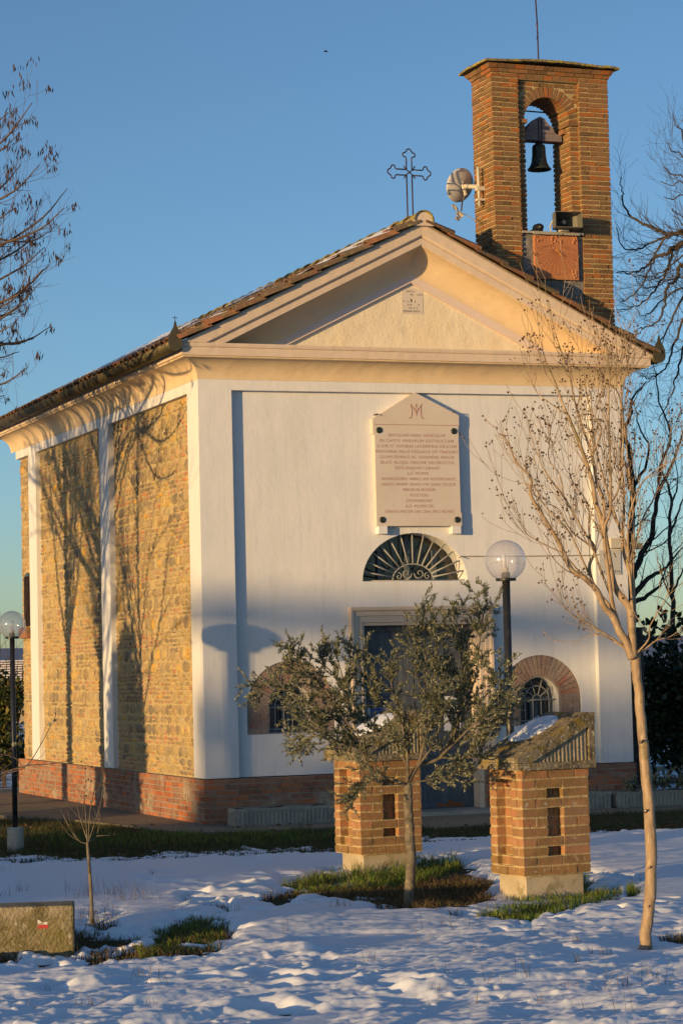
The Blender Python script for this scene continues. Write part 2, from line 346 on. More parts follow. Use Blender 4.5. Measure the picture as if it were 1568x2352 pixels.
# mortar bed of the brick arches = inner wall core; cover with arch bricks
core = fixn(mb.build('wall_core', WHITE, chapel))
for cx, inn in ((WL, inL), (WR, inR)):
    outl = arch_pts(cx, 1.04, .55, 1.345, .55, 24)
    a = MB(); a.slab(outl, [arch_pts(cx, 1.045, .268, 1.36, .268, 20)], PY+.020, PY+.046)
    am = fixn(a.build('arch_surround', MORTARG, chapel))
    b = MB()
    # radial bricks
    nb = 23
    for i in range(nb):
        t0 = math.pi*i/nb+.012; t1 = math.pi*(i+1)/nb-.012
        r0, r1 = .285, .545; segs = [(r0, r1)] if rnd.random() < .6 else [(r0, r0+.12), (r0+.135, r1)]
        for ra, rb in segs:
            pr = PY+.010+rnd.uniform(-.003,.004)
            ta, tb = t0+.02*(ra/.4)*0, t1
            pts = [(cx-ra*math.cos(ta), 1.36+ra*math.sin(ta)), (cx-rb*math.cos(ta), 1.352+rb*math.sin(ta)), (cx-rb*math.cos(tb), 1.352+rb*math.sin(tb)), (cx-ra*math.cos(tb), 1.36+ra*math.sin(tb))]
            b.slab(pts, [], pr, PY+.03)
    for side in (-1, 1):
        z = 1.045
        while z < 1.33:
            h = .062; x = .288
            for ln in ((.16, .09) if rnd.random() < .5 else (.10, .15)):
                xa, xb = cx+side*x, cx+side*(x+ln-.012); xa, xb = min(xa, xb), max(xa, xb)
                b.box((xa, PY+.010+rnd.uniform(-.003,.004), z), (xb, PY+.03, min(z+h-.010, 1.35)), .002); x += ln
            z += h
    fixn(b.build('arch_bricks', ABRICK, am))
# other walls, core
mb = MB(); mb.box((.075, .30, 0), (.32, L, H2+.3)); fixn(mb.build('side_wall_core', MORTAR, chapel))
mb = MB(); mb.box((W-.3, .301, 0), (W-.002, L, H2+.3)); mb.box((.33, L-.3, 0), (W-.31, L-.002, H2+.3))
mb.N = mb.N; fixn(mb.build('rear_walls', WHITE, chapel))
# side pilasters and frieze
mb = MB()
def yb(y0, y1, z0, z1, x=0.0): mb.box((x, y0, z0), (.10, y1, z1))
yb(.301, .445, H1, H2); yb(4.02, 4.49, H1, 5.12); yb(8.13, 8.60, H1, 5.12); yb(.445, L+.01, 5.12, H2, .001)
fixn(mb.build('side_pilasters', WHITE, chapel))
# ---------------- brick plinth
mb = MB(); mb.box((-.02, -.02, -.1), (DX0-.05, .40, H1-.012)); mb.box((DX1+.05, -.02, -.1), (W+.02, .40, H1-.012)); mb.box((-.02, .401, -.1), (.30, L+.0, H1-.012)); mb.box((W-.3, .401, -.1), (W+.02, L, H1-.012))
pl = fixn(mb.build('brick_plinth', MORTARG, chapel))
b = MB()
brick_rows(b, (-.02,-.02,0), (1,0,0), (0,-1,0), DX0-.03, .0, H1-.006, h=.067, bl=.27, gap=.014, jit=.003)
brick_rows(b, (-.02,L,0), (0,-1,0), (-1,0,0), L+.02, .0, H1-.006, h=.067, bl=.25, gap=.014, jit=.003)
fixn(b.build('plinth_bricks', PBRICK, pl)); b = MB()
brick_rows(b, (DX1+.05,-.02,0), (1,0,0), (0,-1,0), W+.02-DX1-.05, .0, H1-.006, h=.067, bl=.27, gap=.014, jit=.003)
fixn(b.build('plinth_bricks', PBRICK, pl))
# ---------------- rubble stone infill: individually shaped stones bedded in mortar
def rubble(y0, y1, z0, z1, holes=()):
    sm, fm = MB(), MB(); z = z0
    def stone(cy, cz, hw, hh, X, mbx, dome):
        k = 9; a = np.arange(k)*2*math.pi/k+rng.uniform(0,.6)
        ex = 3.0; c, s_ = np.cos(a), np.sin(a)
        rr = 1/(np.abs(c)**ex+np.abs(s_)**ex)**(1/ex)*rng.uniform(.74,1.06,k)
        yy, zz = hw*rr*c, hh*rr*s_
        V = [np.stack([np.full(k, X+.012), cy+yy, cz+zz], 1), np.stack([X-dome*.55+rng.uniform(-.003,.003,k), cy+yy*.88, cz+zz*.88], 1), np.stack([X-dome+rng.uniform(-.004,.004,k), cy+yy*.5, cz+zz*.5], 1), np.array([[X-dome*1.05, cy, cz]])]
        j = np.arange(k); jn = (j+1) % k
        Q = np.concatenate([np.stack([i*k+j, i*k+jn, (i+1)*k+jn, (i+1)*k+j], 1) for i in range(2)])
        T = np.stack([2*k+j, 2*k+jn, np.full(k, 3*k)], 1); mbx.add(np.concatenate(V), Q, T)
    while z < z1-.03:
        kind = rng.random(); brick = kind < .42
        h = rng.uniform(.045,.06) if brick else rng.uniform(.08,.19)
        h = min(h, z1-z); y = y0
        while y < y1-.02:
            if brick and rng.random() < np.clip(.42+2.2*float(vnoise(np.array([y*.9]), np.array([z*1.3]), 5)[0]), .05, .95): wd = rng.uniform(.08,.22); isb = True
            else: wd = rng.uniform(.10,.34) if not brick else rng.uniform(.08,.2); isb = False
            if not brick and rng.random() < .22:   # split into two small pieces
                wd = rng.uniform(.08,.16); y2 = min(y1, y+wd); hh = h*rng.uniform(.35,.6)
                if y2-y > .04:
                    stone((y+y2)/2, z+hh/2, (y2-y)/2-.006, hh/2-.005, .070, fm if rng.random() < .45 else sm, rng.uniform(.004,.012))
                    stone((y+y2)/2, z+hh+(h-hh)/2, (y2-y)/2-.006, (h-hh)/2-.005, .070, fm if rng.random() < .25 else sm, rng.uniform(.004,.012))
                y = y2; continue
            y2 = min(y1, y+wd)
            if y2-y > .04 and not any(c[0] < (y+y2)/2 < c[1] and c[2] < z+h/2 < c[3] for c in holes) and rng.random() > .03:
                stone((y+y2)/2, z+h/2+rng.uniform(-.008,.008), (y2-y)/2-.005, h/2-.004, .070, fm if isb else sm, rng.uniform(.003,.010) if isb else rng.uniform(.005,.018))
            y = y2
        z += h
    return sm, fm
sm, fm = MB(), MB()
for (a, b_) in ((.445, 4.02), (4.49, 8.13), (8.60, L)):
    s1, f1 = rubble(a, b_, H1, 5.12, [(8.74, 9.22, 2.36, 3.4)])
    for src, dst in ((s1, sm), (f1, fm)):
        base = dst.n
        for v in src.V: dst.V.append(v)
        for q in src.Q: dst.Q.append(q+base)
        for t in src.T: dst.T.append(t+base)
        dst.n += src.n
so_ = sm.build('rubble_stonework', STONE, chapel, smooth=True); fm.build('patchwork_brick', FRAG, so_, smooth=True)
# side arched window
mb = MB(); mb.slab(arch_pts(8.98, 2.54, .22, 3.1, .26, 12), [], .045, .06, T3=lambda v: (v[1], v[0], v[2]))
sw = fixn(mb.build('side_window', GLASSD, chapel)); mb = MB()
for yy in (8.85, 8.93, 9.02, 9.1): mb.tube([(.03, yy, 2.54), (.03, yy, 3.3)], .008)
mb.build('window_bars', DARKM, sw)
mb = MB(); mb.box((-.03, 8.70, 2.36), (.05, 9.26, 2.52), .004); fixn(mb.build('window_sill', TILE, sw))

# ---------------- horizontal cornice (cavetto) round front and sides
prof = [(0.0, H2)]+[(.0+.23*(1-math.sin(t)), H2+.225*(1-math.cos(t))) for t in np.linspace(math.pi/2, 0, 12)][::-1][::-1]
prof = [(.23*(1-math.cos(t)) , H2+.225*math.sin(t)) for t in np.linspace(0, math.pi/2, 12)]
prof = [(.004+p, z) for p, z in prof]
cor = prof+[(.25, H2+.232), (.25, H2+.245)]
fas = [(.25, H2+.246), (.272, H2+.248), (.272, HC-.055), (.285, HC-.045), (.292, HC-.02), (.285, HC), (-.20, HC+.002)]
def sweep(mbx, pf, closed_back=True):
    path = lambda p: [(-p, L+.30), (-p, -p), (W+p, -p), (W+p, L+.30)]
    V = []; 
    for p, z in pf: V += [(x, y, z) for x, y in path(p)]
    m = len(pf); Q = [(i*4+j, i*4+j+1, (i+1)*4+j+1, (i+1)*4+j) for i in range(m-1) for j in range(3)]
    mbx.add(V, Q)
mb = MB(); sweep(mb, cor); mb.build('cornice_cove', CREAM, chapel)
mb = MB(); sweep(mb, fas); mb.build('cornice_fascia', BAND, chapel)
# ---------------- pediment
def rake(mbx, pf, ylast=None):
    V = []
    for d, p in pf:
        xs = -P+max(0, d)/SL
        V += [(xs, -p, HC+.001), (W/2, -p, AP-d), (W-xs, -p, HC+.001)]
    m = len(pf); Q = [(i*3+j, i*3+j+1, (i+1)*3+j+1, (i+1)*3+j) for i in range(m-1) for j in range(2)]
    mbx.add(V, Q)
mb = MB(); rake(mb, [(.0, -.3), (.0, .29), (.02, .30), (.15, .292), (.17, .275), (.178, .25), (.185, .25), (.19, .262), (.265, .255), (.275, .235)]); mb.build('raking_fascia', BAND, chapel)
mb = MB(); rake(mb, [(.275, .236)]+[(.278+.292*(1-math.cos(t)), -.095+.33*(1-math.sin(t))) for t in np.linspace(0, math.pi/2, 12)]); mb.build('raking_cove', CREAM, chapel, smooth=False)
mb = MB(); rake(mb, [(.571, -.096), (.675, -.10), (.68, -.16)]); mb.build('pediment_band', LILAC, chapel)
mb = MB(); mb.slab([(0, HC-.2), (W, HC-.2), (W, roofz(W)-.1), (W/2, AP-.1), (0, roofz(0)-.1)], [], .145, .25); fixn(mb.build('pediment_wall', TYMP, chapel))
mb = MB(); mb.slab([(0, H2), (W, H2), (W, roofz(W)-.1), (W/2, AP-.1), (0, roofz(0)-.1)], [], L-.25, L+.0); fixn(mb.build('rear_gable', WHITE, chapel))
# ---------------- roof of barrel tiles
mb = MB(); e0 = -P-.02
for sgn in (1, -1):
    X = lambda x: x if sgn == 1 else W-x
    V = [(X(e0), -.30, HC+.012-.02*SL), (X(W/2), -.30, AP+.012), (X(W/2), L+.32, AP+.012), (X(e0), L+.32, HC+.012-.02*SL)]
    V += [(x, y, z-.05) for x, y, z in V] if False else []
    mb.add(V, [(0,1,2,3)])
rf = mb.build('roof', TILE, chapel)
mb = MB(); sl_len = math.hypot(W/2+P, AP-HC); ux = (W/2+P)/sl_len; uz = (AP-HC)/sl_len
for sgn in (1, -1):
    ncol = int((L+.62)/.19)
    for c in range(ncol+1):
        y = -.285+c*(L+.60)/ncol
        off = rng.uniform(-.02,.02)
        rr_ = 9
        for r in range(rr_):
            if r == rr_-1 and False: continue
            s0 = -.05+r*.385+off+rng.uniform(-.012,.012); s1 = min(s0+.44, sl_len-.02)
            a = np.linspace(0, math.pi, 7); V = []
            for s_, rad, lift in ((s0, .092, .028+.016), (s1, .074, .010)):
                yy = y+rng.uniform(-.004,.004)
                for inn in (0, .014):
                    hx = -(rad-inn)*np.cos(a); hz = (rad-inn)*np.sin(a)*.80+lift
                    x = -P+s_*ux-hz*uz; z = HC+s_*uz+hz*ux
                    x = x if sgn == 1 else W-x
                    V.append(np.stack([x, yy+hx, z], 1))
            V = np.concatenate(V); Q = []
            for i in range(6):
                Q += [(i, i+1, 14+i+1, 14+i), (7+i, 21+i, 21+i+1, 7+i+1), (i, 7+i, 7+i+1, i+1), (14+i, 14+i+1, 21+i+1, 21+i)]
            Q += [(0,14,21,7), (6,13,27,20)]
            mb.add(V, Q)
mb.build('barrel_tiles', TILE, rf)
mb = MB()
y = -.36
while y < L+.3:
    a = np.linspace(-.1, math.pi+.1, 9); V = []
    for yy, rad in ((y, .135), (y+.46, .115)):
        for inn in (0, .02): V.append(np.stack([W/2-(rad-inn)*np.cos(a), np.full(9, yy), AP+.0+(rad-inn)*np.sin(a)*.95+(.02 if yy == y else 0)], 1))
    V = np.concatenate(V); Q = []
    for i in range(8): Q += [(i, i+1, 18+i+1, 18+i), (9+i, 27+i, 28+i, 10+i), (i, 9+i, 10+i, i+1)]
    mb.add(V+rng.uniform(-.006,.006,V.shape), Q); y += .40
mb.build('ridge_tiles', MOSS, rf, smooth=True)
# plaster bedding under rake end and ridge end disc
mb = MB(); rake(mb, [(-.03, .27), (-.02, .285), (.0, .285)]); mb.build('verge_mortar', MORTAR, chapel)
mb = MB(); mb.slab([(W/2-.135*math.cos(t), AP-.02+.14*math.sin(t)) for t in np.linspace(-.2, math.pi+.2, 14)], [], -.345, -.30); fixn(mb.build('ridge_end', BAND, rf))
# ---------------- gutters
for side in (0, 1):
    X0 = -P-.085 if side == 0 else W+P+.085
    a = np.linspace(math.pi*.98, 2*math.pi*1.01, 9); ys = np.linspace(-P-.04, L+.25, 2); V = []
    for yy in ys:
        for rad in (.088, .080): V.append(np.stack([X0+rad*np.cos(a), np.full(9, yy), HC-.02-.0*yy+rad*np.sin(a)], 1))
    V = np.concatenate(V); Q = []
    for i in range(8): Q += [(i, i+1, 19+i, 18+i), (9+i, 27+i, 28+i, 10+i), (i, 9+i, 10+i, i+1)]
    g = MB(); g.add(V, Q)
    for k in range(12): # seams and brackets
        yy = -.2+k*.8
        g.tube([(X0+.090*math.cos(t), yy, HC-.02+.090*math.sin(t)) for t in np.linspace(math.pi, 2*math.pi, 9)], .006, 4)
    go = g.build('gutter', GUTTER, chapel, smooth=True)
    # drop shaped end shield
    pts = []
    for t in np.linspace(-math.pi*1.17, math.pi*.17, 18): pts.append((X0+.088*math.cos(t), HC-.015+.088*math.sin(t)))
    pts = [(X0+.085*math.cos(t), HC-.02+.09*math.sin(t)) for t in np.linspace(math.pi, 2*math.pi, 12)]
    pts += [(X0+.080, HC+.05), (X0+.055, HC+.11), (X0+.022, HC+.165), (X0+.006, HC+.235), (X0-.006, HC+.235), (X0-.022, HC+.165), (X0-.055, HC+.11), (X0-.080, HC+.05)]
    e = MB(); e.slab(pts, [], -P-.062, -P-.045)
    if side == 0: e.tube([(X0, -P-.053, HC+.23), (X0, -P-.053, HC+.30)], .004, 5); e.tube([(X0-.03, -P-.053, HC+.275), (X0+.03, -P-.053, HC+.275)], .004, 5)
    fixn(e.build('gutter_end_shield', GUTTER, go))
# ---------------- windows in arches
for cx, inn in ((WL, inL), (WR, inR)):
    g = MB(); g.slab(arch_pts(cx, 1.03, .29, 1.36, .29, 20), [], .335, .345); wo = fixn(g.build('arched_window', GLASSD, chapel))
    f = MB()
    for x in (-.235, -.03, .03, .235): f.box((cx+x-.022, .30, 1.04), (cx+x+.022, .334, 1.37))
    f.box((cx-.26, .295, 1.34), (cx+.26, .333, 1.385)); f.box((cx-.26, .295, 1.045), (cx+.26, .333, 1.09))
    for t0 in np.linspace(0, math.pi, 13)[:-1]:
        t1 = t0+math.pi/12; f.tube([(cx-.235*math.cos(t0), .315, 1.38+.235*math.sin(t0)), (cx-.235*math.cos(t1), .315, 1.38+.235*math.sin(t1))], .02, 4)
    fixn(f.build('window_frame', FRAMEW, wo))
    f = MB(); yb_ = .20
    for x in (-.165, -.055, .055, .165): f.tube([(cx+x, yb_, 1.03), (cx+x, yb_, 1.36)], .0075, 6)
    f.tube([(cx-.26, yb_, 1.345), (cx+.26, yb_, 1.345)], .009, 6); f.tube([(cx-.26, yb_, 1.09), (cx+.26, yb_, 1.09)], .008, 6)
    for r in (.055, .165): f.tube([(cx-r*math.cos(t), yb_, 1.355+r*math.sin(t)) for t in np.linspace(0, math.pi, 13)], .007, 6)
    for t in np.radians([36, 72, 108, 144]): f.tube([(cx+.055*math.cos(t), yb_, 1.355+.055*math.sin(t)), (cx+.262*math.cos(t), yb_, 1.355+.262*math.sin(t))], .0075, 6)
    f.build('window_grille', BARS, wo, smooth=True)
# ---------------- lunette
lx = CXF-.02
g = MB(); g.slab(arch_pts(lx, 2.80, .74, 2.80, .64, 24), [], .385, .40); lo = fixn(g.build('fanlight_window', GLASSD, chapel))
for x in (-.36, .0, .36): f = MB(); f.box((lx+x-.03, .345, 2.84), (lx+x+.03, .384, 3.40-.5*abs(x))); fixn(f.build('window_mullion', FRAMEW, lo))
f = MB(); yb_ = .16
f.tube([(lx-.27*math.cos(t), yb_, 2.845+.20*math.sin(t)) for t in np.linspace(0, math.pi, 17)], .009, 6)
for k, deg in enumerate(np.linspace(12, 168, 13)):
    t = math.radians(deg); f.tube([(lx+.27*math.cos(t), yb_, 2.845+.20*math.sin(t)), (lx+.69*math.cos(t), yb_, 2.838+.585*math.sin(t))], .010, 6)
f.tube([(lx-.69, yb_, 2.845), (lx+.69, yb_, 2.845)], .006, 6)
for sx in (-1, 1):
    for (c0, z0, r0, turns, a0) in ((.085, 2.93, .07, 1.4, math.pi), (.19, 2.895, .045, 1.2, math.pi*.5)):
        f.tube([(lx+sx*(c0+(r0*(1-k/26))*math.cos(a0+k/26*turns*2*math.pi)), yb_, z0+(r0*(1-k/26))*math.sin(a0+k/26*turns*2*math.pi)) for k in range(24)], .006, 5)
    f.tube([(lx+sx*.015, yb_, 2.93), (lx+sx*.03, yb_, 2.88), (lx+sx*.09, yb_, 2.855)], .006, 5)
f.build('fan_grille', BARS, lo, smooth=True)
# ---------------- door
g = MB(); g.box((DX0-.02, .30, .06), (DX1+.02, .34, DZ)); do = fixn(g.build('double_door', DOORM, chapel))
g = MB(); xm = (DX0+DX1)/2-.02
for xa, xb in ((DX0, xm-.006), (xm+.006, DX1)):
    for z0, z1 in ((.06, .64), (.70, 1.38), (1.44, DZ)):
        for (a, b_) in (((xa, z0), (xa+.07, z1)), ((xb-.07, z0), (xb, z1)), ((xa+.07, z0), (xb-.07, z0+.07)), ((xa+.07, z1-.07), (xb-.07, z1))): g.box((a[0], .272, a[1]), (b_[0], .299, b_[1]))
fixn(g.build('door_panels', DOORM, do))
g = MB(); g.box((DX0+.10, .296, .85), (DX0+.36, .2995, 1.33)); fixn(g.build('door_notice', PAPER, do)); g = MB(); g.box((DX1-.36, .296, 1.0), (DX1-.14, .2995, 1.42)); fixn(g.build('door_notice', PAPER, do))
g = MB(); g.box((DX0+.14, .292, 1.16), (DX0+.31, .2955, 1.30)); fixn(g.build('blue_notice', PAPERB, do))
g = MB(); pts = [(3.0,.085),(3.08,.12),(3.16,.10),(3.2,.16),(3.26,.13),(3.34,.12),(3.42,.075),(3.2,.07)]; g.slab(pts, [], .268, .271); fixn(g.build('rust_patch', RUST, do))
g = MB(); g.tube([(xm+.05, .27, 1.0), (xm+.05, .24, 1.0), (xm+.14, .24, 1.0)], .010, 6); g.build('door_handle', DARKM, do)
# moulded stone frame: profile (offset from opening, y)
fp = [(0,.30),(0,.075),(.03,.070),(.035,.050),(.10,.045),(.105,.025),(.15,.02),(.165,-.005),(.195,-.01),(.20,0.0),(.20,.12)]
mb = MB(); V = []
for o_, y in fp: V += [(DX0-o_, y, .03), (DX0-o_, y, DZ+o_*1.12), (DX1+o_, y, DZ+o_*1.12), (DX1+o_, y, .03)]
mb.add(V, [(i*4+j, i*4+j+1, (i+1)*4+j+1, (i+1)*4+j) for i in range(len(fp)-1) for j in range(3)])
mb.build('door_frame', BAND, chapel)
g = MB(); g.box((DX0-.22, -.42, -.02), (DX1+.25, .31, .055), .003); fixn(g.build('door_step', CONC, chapel))

# ------------------------------------------------------------------ plaque
plq = thing('inscription_plaque', 'large stone plaque with a Latin inscription between gable and fanlight', 'plaque', (2.78, PY, 3.5))
k0 = .0
def PX(x): return x
g = MB(); pf = -.008
g.slab([(2.225, 3.50), (3.345, 3.50), (3.345, 3.66), (3.332, 3.67), (3.330, 4.72), (3.342, 4.73), (3.342, 4.86), (2.765, 5.135), (2.205, 4.80), (2.205, 4.62), (2.225, 4.61)], [], pf, PY-.001)
fixn(g.build('slab', MARBLE, plq))
g = MB()
for x in (2.245, 3.215): g = MB(); g.box((x, -.02, 3.405), (x+.11, PY, 3.498)); fixn(g.build('support_block', WHITE, plq))
lines = [('ANTIQUAM HANC AEDICULAM',.75),('IN CAPITE VINEARUM EXSTRUCTAM',.97),('D.O.M. ET DEIPARAE LACRIMOSAE DICATAM',1.04),('MADONNA DELLA FOGLIATA UTI TRADUNT',1.08),('QUAM DIVINUS AC VEHEMENS ARDOR',.985),('BEATI ALOJSII ORIONE SACERDOTIS',.965),('REFICIENDAM CURAVIT',.59),('A.D. MCMVII',.275),('NONAGESIMO ANNO IAM ADVENTANTE',.97),('GRATI ANIMI SENSU PIE SANCTEQUE',.975),('MIRUM IN MODUM',.42),('POSTERI',.23),('EXORNARUNT',.345),('A.D. MCMXCVII',.36),('SANTA MATER DEI ORA PRO NOBIS',.90)]
obs = []
for i, (t, wd) in enumerate(lines):
    obs.append(text(t, .052 if i != 5 else .056, 2.775+(.012 if i > 7 else 0), pf-.0005, 4.605-i*.0665, INSCR, plq, fit=wd))
obs_ = join_meshes(obs, 'inscription')
g = MB(); g.tube([(2.222, pf-.001, 4.735), (3.332, pf-.001, 4.735)], .0035, 4)
mx, mz = 2.775, 4.90
for sx in (-1, 1):
    g.tube([(mx+sx*.005, pf-.002, mz-.02), (mx+sx*.03, pf-.002, mz+.03), (mx+sx*.075, pf-.002, mz+.09), (mx+sx*.062, pf-.002, mz+.04), (mx+sx*.058, pf-.002, mz-.02), (mx+sx*.066, pf-.002, mz-.07), (mx+sx*.085, pf-.002, mz-.085), (mx+sx*.098, pf-.002, mz-.075)], .005, 4)
g.tube([(mx, pf-.002, mz+.10), (mx, pf-.002, mz-.06)], .004, 4); g.tube([(mx-.022, pf-.002, mz+.072), (mx+.022, pf-.002, mz+.072)], .004, 4)
g.tube([(mx-.03, pf-.002, mz+.05), (mx-.015, pf-.002, mz+.0), (mx, pf-.002, mz-.02), (mx+.015, pf-.002, mz), (mx+.03, pf-.002, mz+.05)], .003, 4)
g.build('monogram', INSCR, plq)
for bx, bz in ((2.285, 4.665), (3.27, 4.665), (2.30, 3.575), (3.285, 3.575)):
    g = MB(); g.lathe([(.0,-.012),(.014,-.012),(.02,-.018),(.036,-.010),(.040,0.0)], (bx, pf, bz), 14, axis=1); 
    g.V = [np.stack([v[:,0], 2*pf-v[:,1]-0 if False else v[:,1], v[:,2]], 1) for v in g.V]
    fixn(g.build('bronze_stud', BRONZE, plq, smooth=True))
for bx, bz in ((2.26, 4.86), (3.27, 4.90)): g = MB(); g.tube([(bx, PY, bz), (bx, -.03, bz), (bx+.01, -.035, bz-.012)], .008, 5); g.build('iron_hook', DARKM, plq)
# small gable tablet
tb = thing('gable_tablet', 'small worn rectangular stone tablet set high in the gable', 'plaque', (2.77, .075, 6.28)); tb_dy = .145; tb_dx = .05
g = MB(); g.slab([(2.635, 6.125), (2.915, 6.125), (2.915, 6.44), (2.635, 6.44)], [[(2.752, 6.27), (2.79, 6.27), (2.79, 6.31), (2.752, 6.31)]], tb_dy-.004, tb_dy-.0005, T3=lambda v: (v[0]+tb_dx, v[1], v[2])); fixn(g.build('slab', MARBLE, tb))
g = MB(); g.box((2.752+tb_dx, tb_dy-.003, 6.27), (2.775+tb_dx, tb_dy-.001, 6.31)); fixn(g.build('slot', RENDER, tb))
obs = [text(t, .032, x+tb_dx, tb_dy-.0045, z, LETB, tb, sx=1.0, align='LEFT', ext=.0006) for t, x, z in (('ANT IS', 2.70, 6.40), ('IN', 2.755, 6.36), ('CVLT', 2.84, 6.36), ('V.  I L.', 2.65, 6.275), ('A', 2.80, 6.275), ('A M', 2.71, 6.235), ('R', 2.85, 6.235), ('HI  R  V', 2.73, 6.195), ('MONVM ANTV', 2.65, 6.155))]
join_meshes(obs, 'worn_inscription')
# sign at the right corner
sg = thing('trail_sign', 'pale rectangular sign with dark letters on the right pilaster behind branches', 'sign', (5.34, 0, 3.0))
g = MB(); g.box((5.20, -.014, 2.885), (5.50, -.001, 3.195)); fixn(g.build('panel', SIGNM, sg))
join_meshes([text('M 1', .10, 5.37, -.0145, 3.10, LETB, sg, rot=.5, ext=.0008), text('a', .055, 5.36, -.0145, 2.985, LETB, sg, ext=.0008), text('DA  SELINTA', .05, 5.35, -.0145, 2.92, LETB, sg, fit=.27, ext=.0008)], 'lettering')
fl = thing('security_light', 'small beige lamp box on the wall corner above the sign', 'wall lamp', (5.5, -.02, 3.27))
g = MB(); g.box((5.33, -.10, 3.215), (5.56, -.001, 3.335), .004); fixn(g.build('housing', PLAST, fl))
g = MB(); g.tube([(5.56, -.05, 3.28), (5.66, -.08, 3.27)], .016, 6); g.box((5.64, -.12, 3.20), (5.76, -.03, 3.27), .006); fixn(g.build('lamp_head', HORN, fl))
# cable
g = MB(); g.tube([(3.30, .0, 3.11), (3.36, PY-.01, 3.13), (4.3, PY-.01, 3.128), (5.14, PY-.01, 3.132)], .006, 5); g.tube([(5.155,-.008,3.132),(5.33,-.01,3.15)], .006, 5)
tag(g.build('wall_cable', CABLE, None), 'thin cable running along the white facade from the fanlight to the sign', 'cable')

# ------------------------------------------------------------------ bell tower
TX0, TX1, TY0, TY1, TZ0, TZ1 = 3.935, 5.55, .05, .66, 5.7, 9.20
OX0, OX1, RX0, RX1, OC = 4.40, 5.03, 4.296, 5.142, 4.715
tower = thing('bell_tower', 'red brick bell gable with an arched opening rising from the right roof slope', 'bell tower', (4.74, .35, 6.0))
in_ = .009
mb = MB()
def tcol(xa, xb, ya, yb6, zt): mb.slab([(xa, roofz(xa)-.12), (xb, roofz(xb)-.12), (xb, zt), (xa, zt)], [], ya, yb6)
tcol(TX0+in_, RX0-in_, TY0+in_, TY1-in_, TZ1); tcol(RX1+in_, TX1-in_, TY0+in_, TY1-in_, TZ1)
tcol(RX0-in_, OX0-in_, TY0+.06+in_, TY1-.06-in_, 8.62); tcol(OX1+in_, RX1+in_, TY0+.06+in_, TY1-.06-in_, 8.62)
for x in (RX0, RX1):
    pass
arc = [(OX0-in_, 8.621)]+[(OC-(.315+in_)*math.cos(t), 8.62+(.315+in_)*math.sin(t)) for t in np.linspace(0.03, math.pi-.03, 18)]+[(OX1+in_, 8.621), (RX1, 8.621), (RX1, 9.13), (RX0, 9.13), (RX0, 8.621)]
mb.slab(arc, [], TY0+.06+in_, TY1-.06-in_)
mb.box((RX0-.005, TY0+in_, 9.13), (RX1+.005, TY1-in_, 9.20))
fixn(mb.build('tower_core', MORTAR, tower))
b = MB(); tk = dict(h=.0625, bl=.235, depth=.03, proud=.003, gap=.017, jit=.004)
def face(o, u, n, ln, z0, z1, **k): 
    kk = dict(tk); kk.update(k); brick_rows(b, o, u, n, ln, z0, z1, **kk)
face((TX0,TY0,0),(1,0,0),(0,-1,0),RX0-TX0,TZ0,9.20,skip=lambda u,z: z < roofz(TX0+u-.1)-.04); face((RX1,TY0,0),(1,0,0),(0,-1,0),TX1-RX1,TZ0,9.20,skip=lambda u,z: z < roofz(RX1+u-.1)-.04)
face((TX0,TY1,0),(0,-1,0),(-1,0,0),TY1-TY0,TZ0,9.20,start=1,skip=lambda u,z: z < roofz(TX0)-.08); face((TX1,TY0,0),(0,1,0),(1,0,0),TY1-TY0,TZ0,9.20)
face((TX1,TY1,0),(-1,0,0),(0,1,0),TX1-TX0,TZ0,7.2); face((RX0,TY1,0),(-1,0,0),(0,1,0),RX0-TX0,7.2,9.2); face((TX1,TY1,0),(-1,0,0),(0,1,0),TX1-RX1,7.2,9.2)
face((RX0,TY0+.06,0),(1,0,0),(0,-1,0),OX0-RX0,7.2,8.62,bl=.11); face((OX1,TY0+.06,0),(1,0,0),(0,-1,0),RX1-OX1,7.2,8.62,bl=.12)
face((OX0,TY0+.06,0),(0,1,0),(1,0,0),TY1-TY0-.12,7.2,8.62); face((OX1,TY1-.06,0),(0,-1,0),(-1,0,0),TY1-TY0-.12,7.2,8.62)
face((RX0,TY0,0),(0,1,0),(1,0,0),.06,7.2,9.12,bl=.2); face((RX1,TY0+.06,0),(0,-1,0),(-1,0,0),.06,7.2,9.12,bl=.2)
for x in np.arange(RX0, RX1-.02, .12): b.box((x+.004, TY0+rnd.uniform(-.002,.003), 9.135), (min(x+.114, RX1-.004), TY0+.2, 9.196), .003)
nb = 19
for i in range(nb):
    t0 = math.pi*i/nb+.022; t1 = math.pi*(i+1)/nb-.022
    for r0, r1 in ([(.315,.45)]):
        pts = [(OC-r0*math.cos(t0), 8.62+r0*math.sin(t0)), (OC-r1*math.cos(t0+.006), 8.62+r1*math.sin(t0+.006)), (OC-r1*math.cos(t1-.006), 8.62+r1*math.sin(t1-.006)), (OC-r0*math.cos(t1), 8.62+r0*math.sin(t1))]
        b.slab([(min(max(x, RX0+.004), RX1-.004), min(z, 9.125)) for x, z in pts], [], TY0+.06+rnd.uniform(-.004,.003), TY1-.06)
brick_rows(b, (RX0,TY0+.06,0),(1,0,0),(0,-1,0),RX1-RX0,8.62,9.13,skip=lambda u,z: math.hypot(RX0+u-OC, z-8.62) < .465, **{**tk,'bl':.11})
for xa, xb in ((RX0+.004, OX0+.03), (OX1-.03, RX1-.004)): b.box((xa, TY0+.03, 8.585), (xb, TY1-.03, 8.635), .003)
for y in (TY0+.15, TY0+.35): b.box((OX1-.055, y, 8.50), (OX1+.02, y+.12, 8.56), .003)
fixn(b.build('tower_bricks', TBRICK, tower))
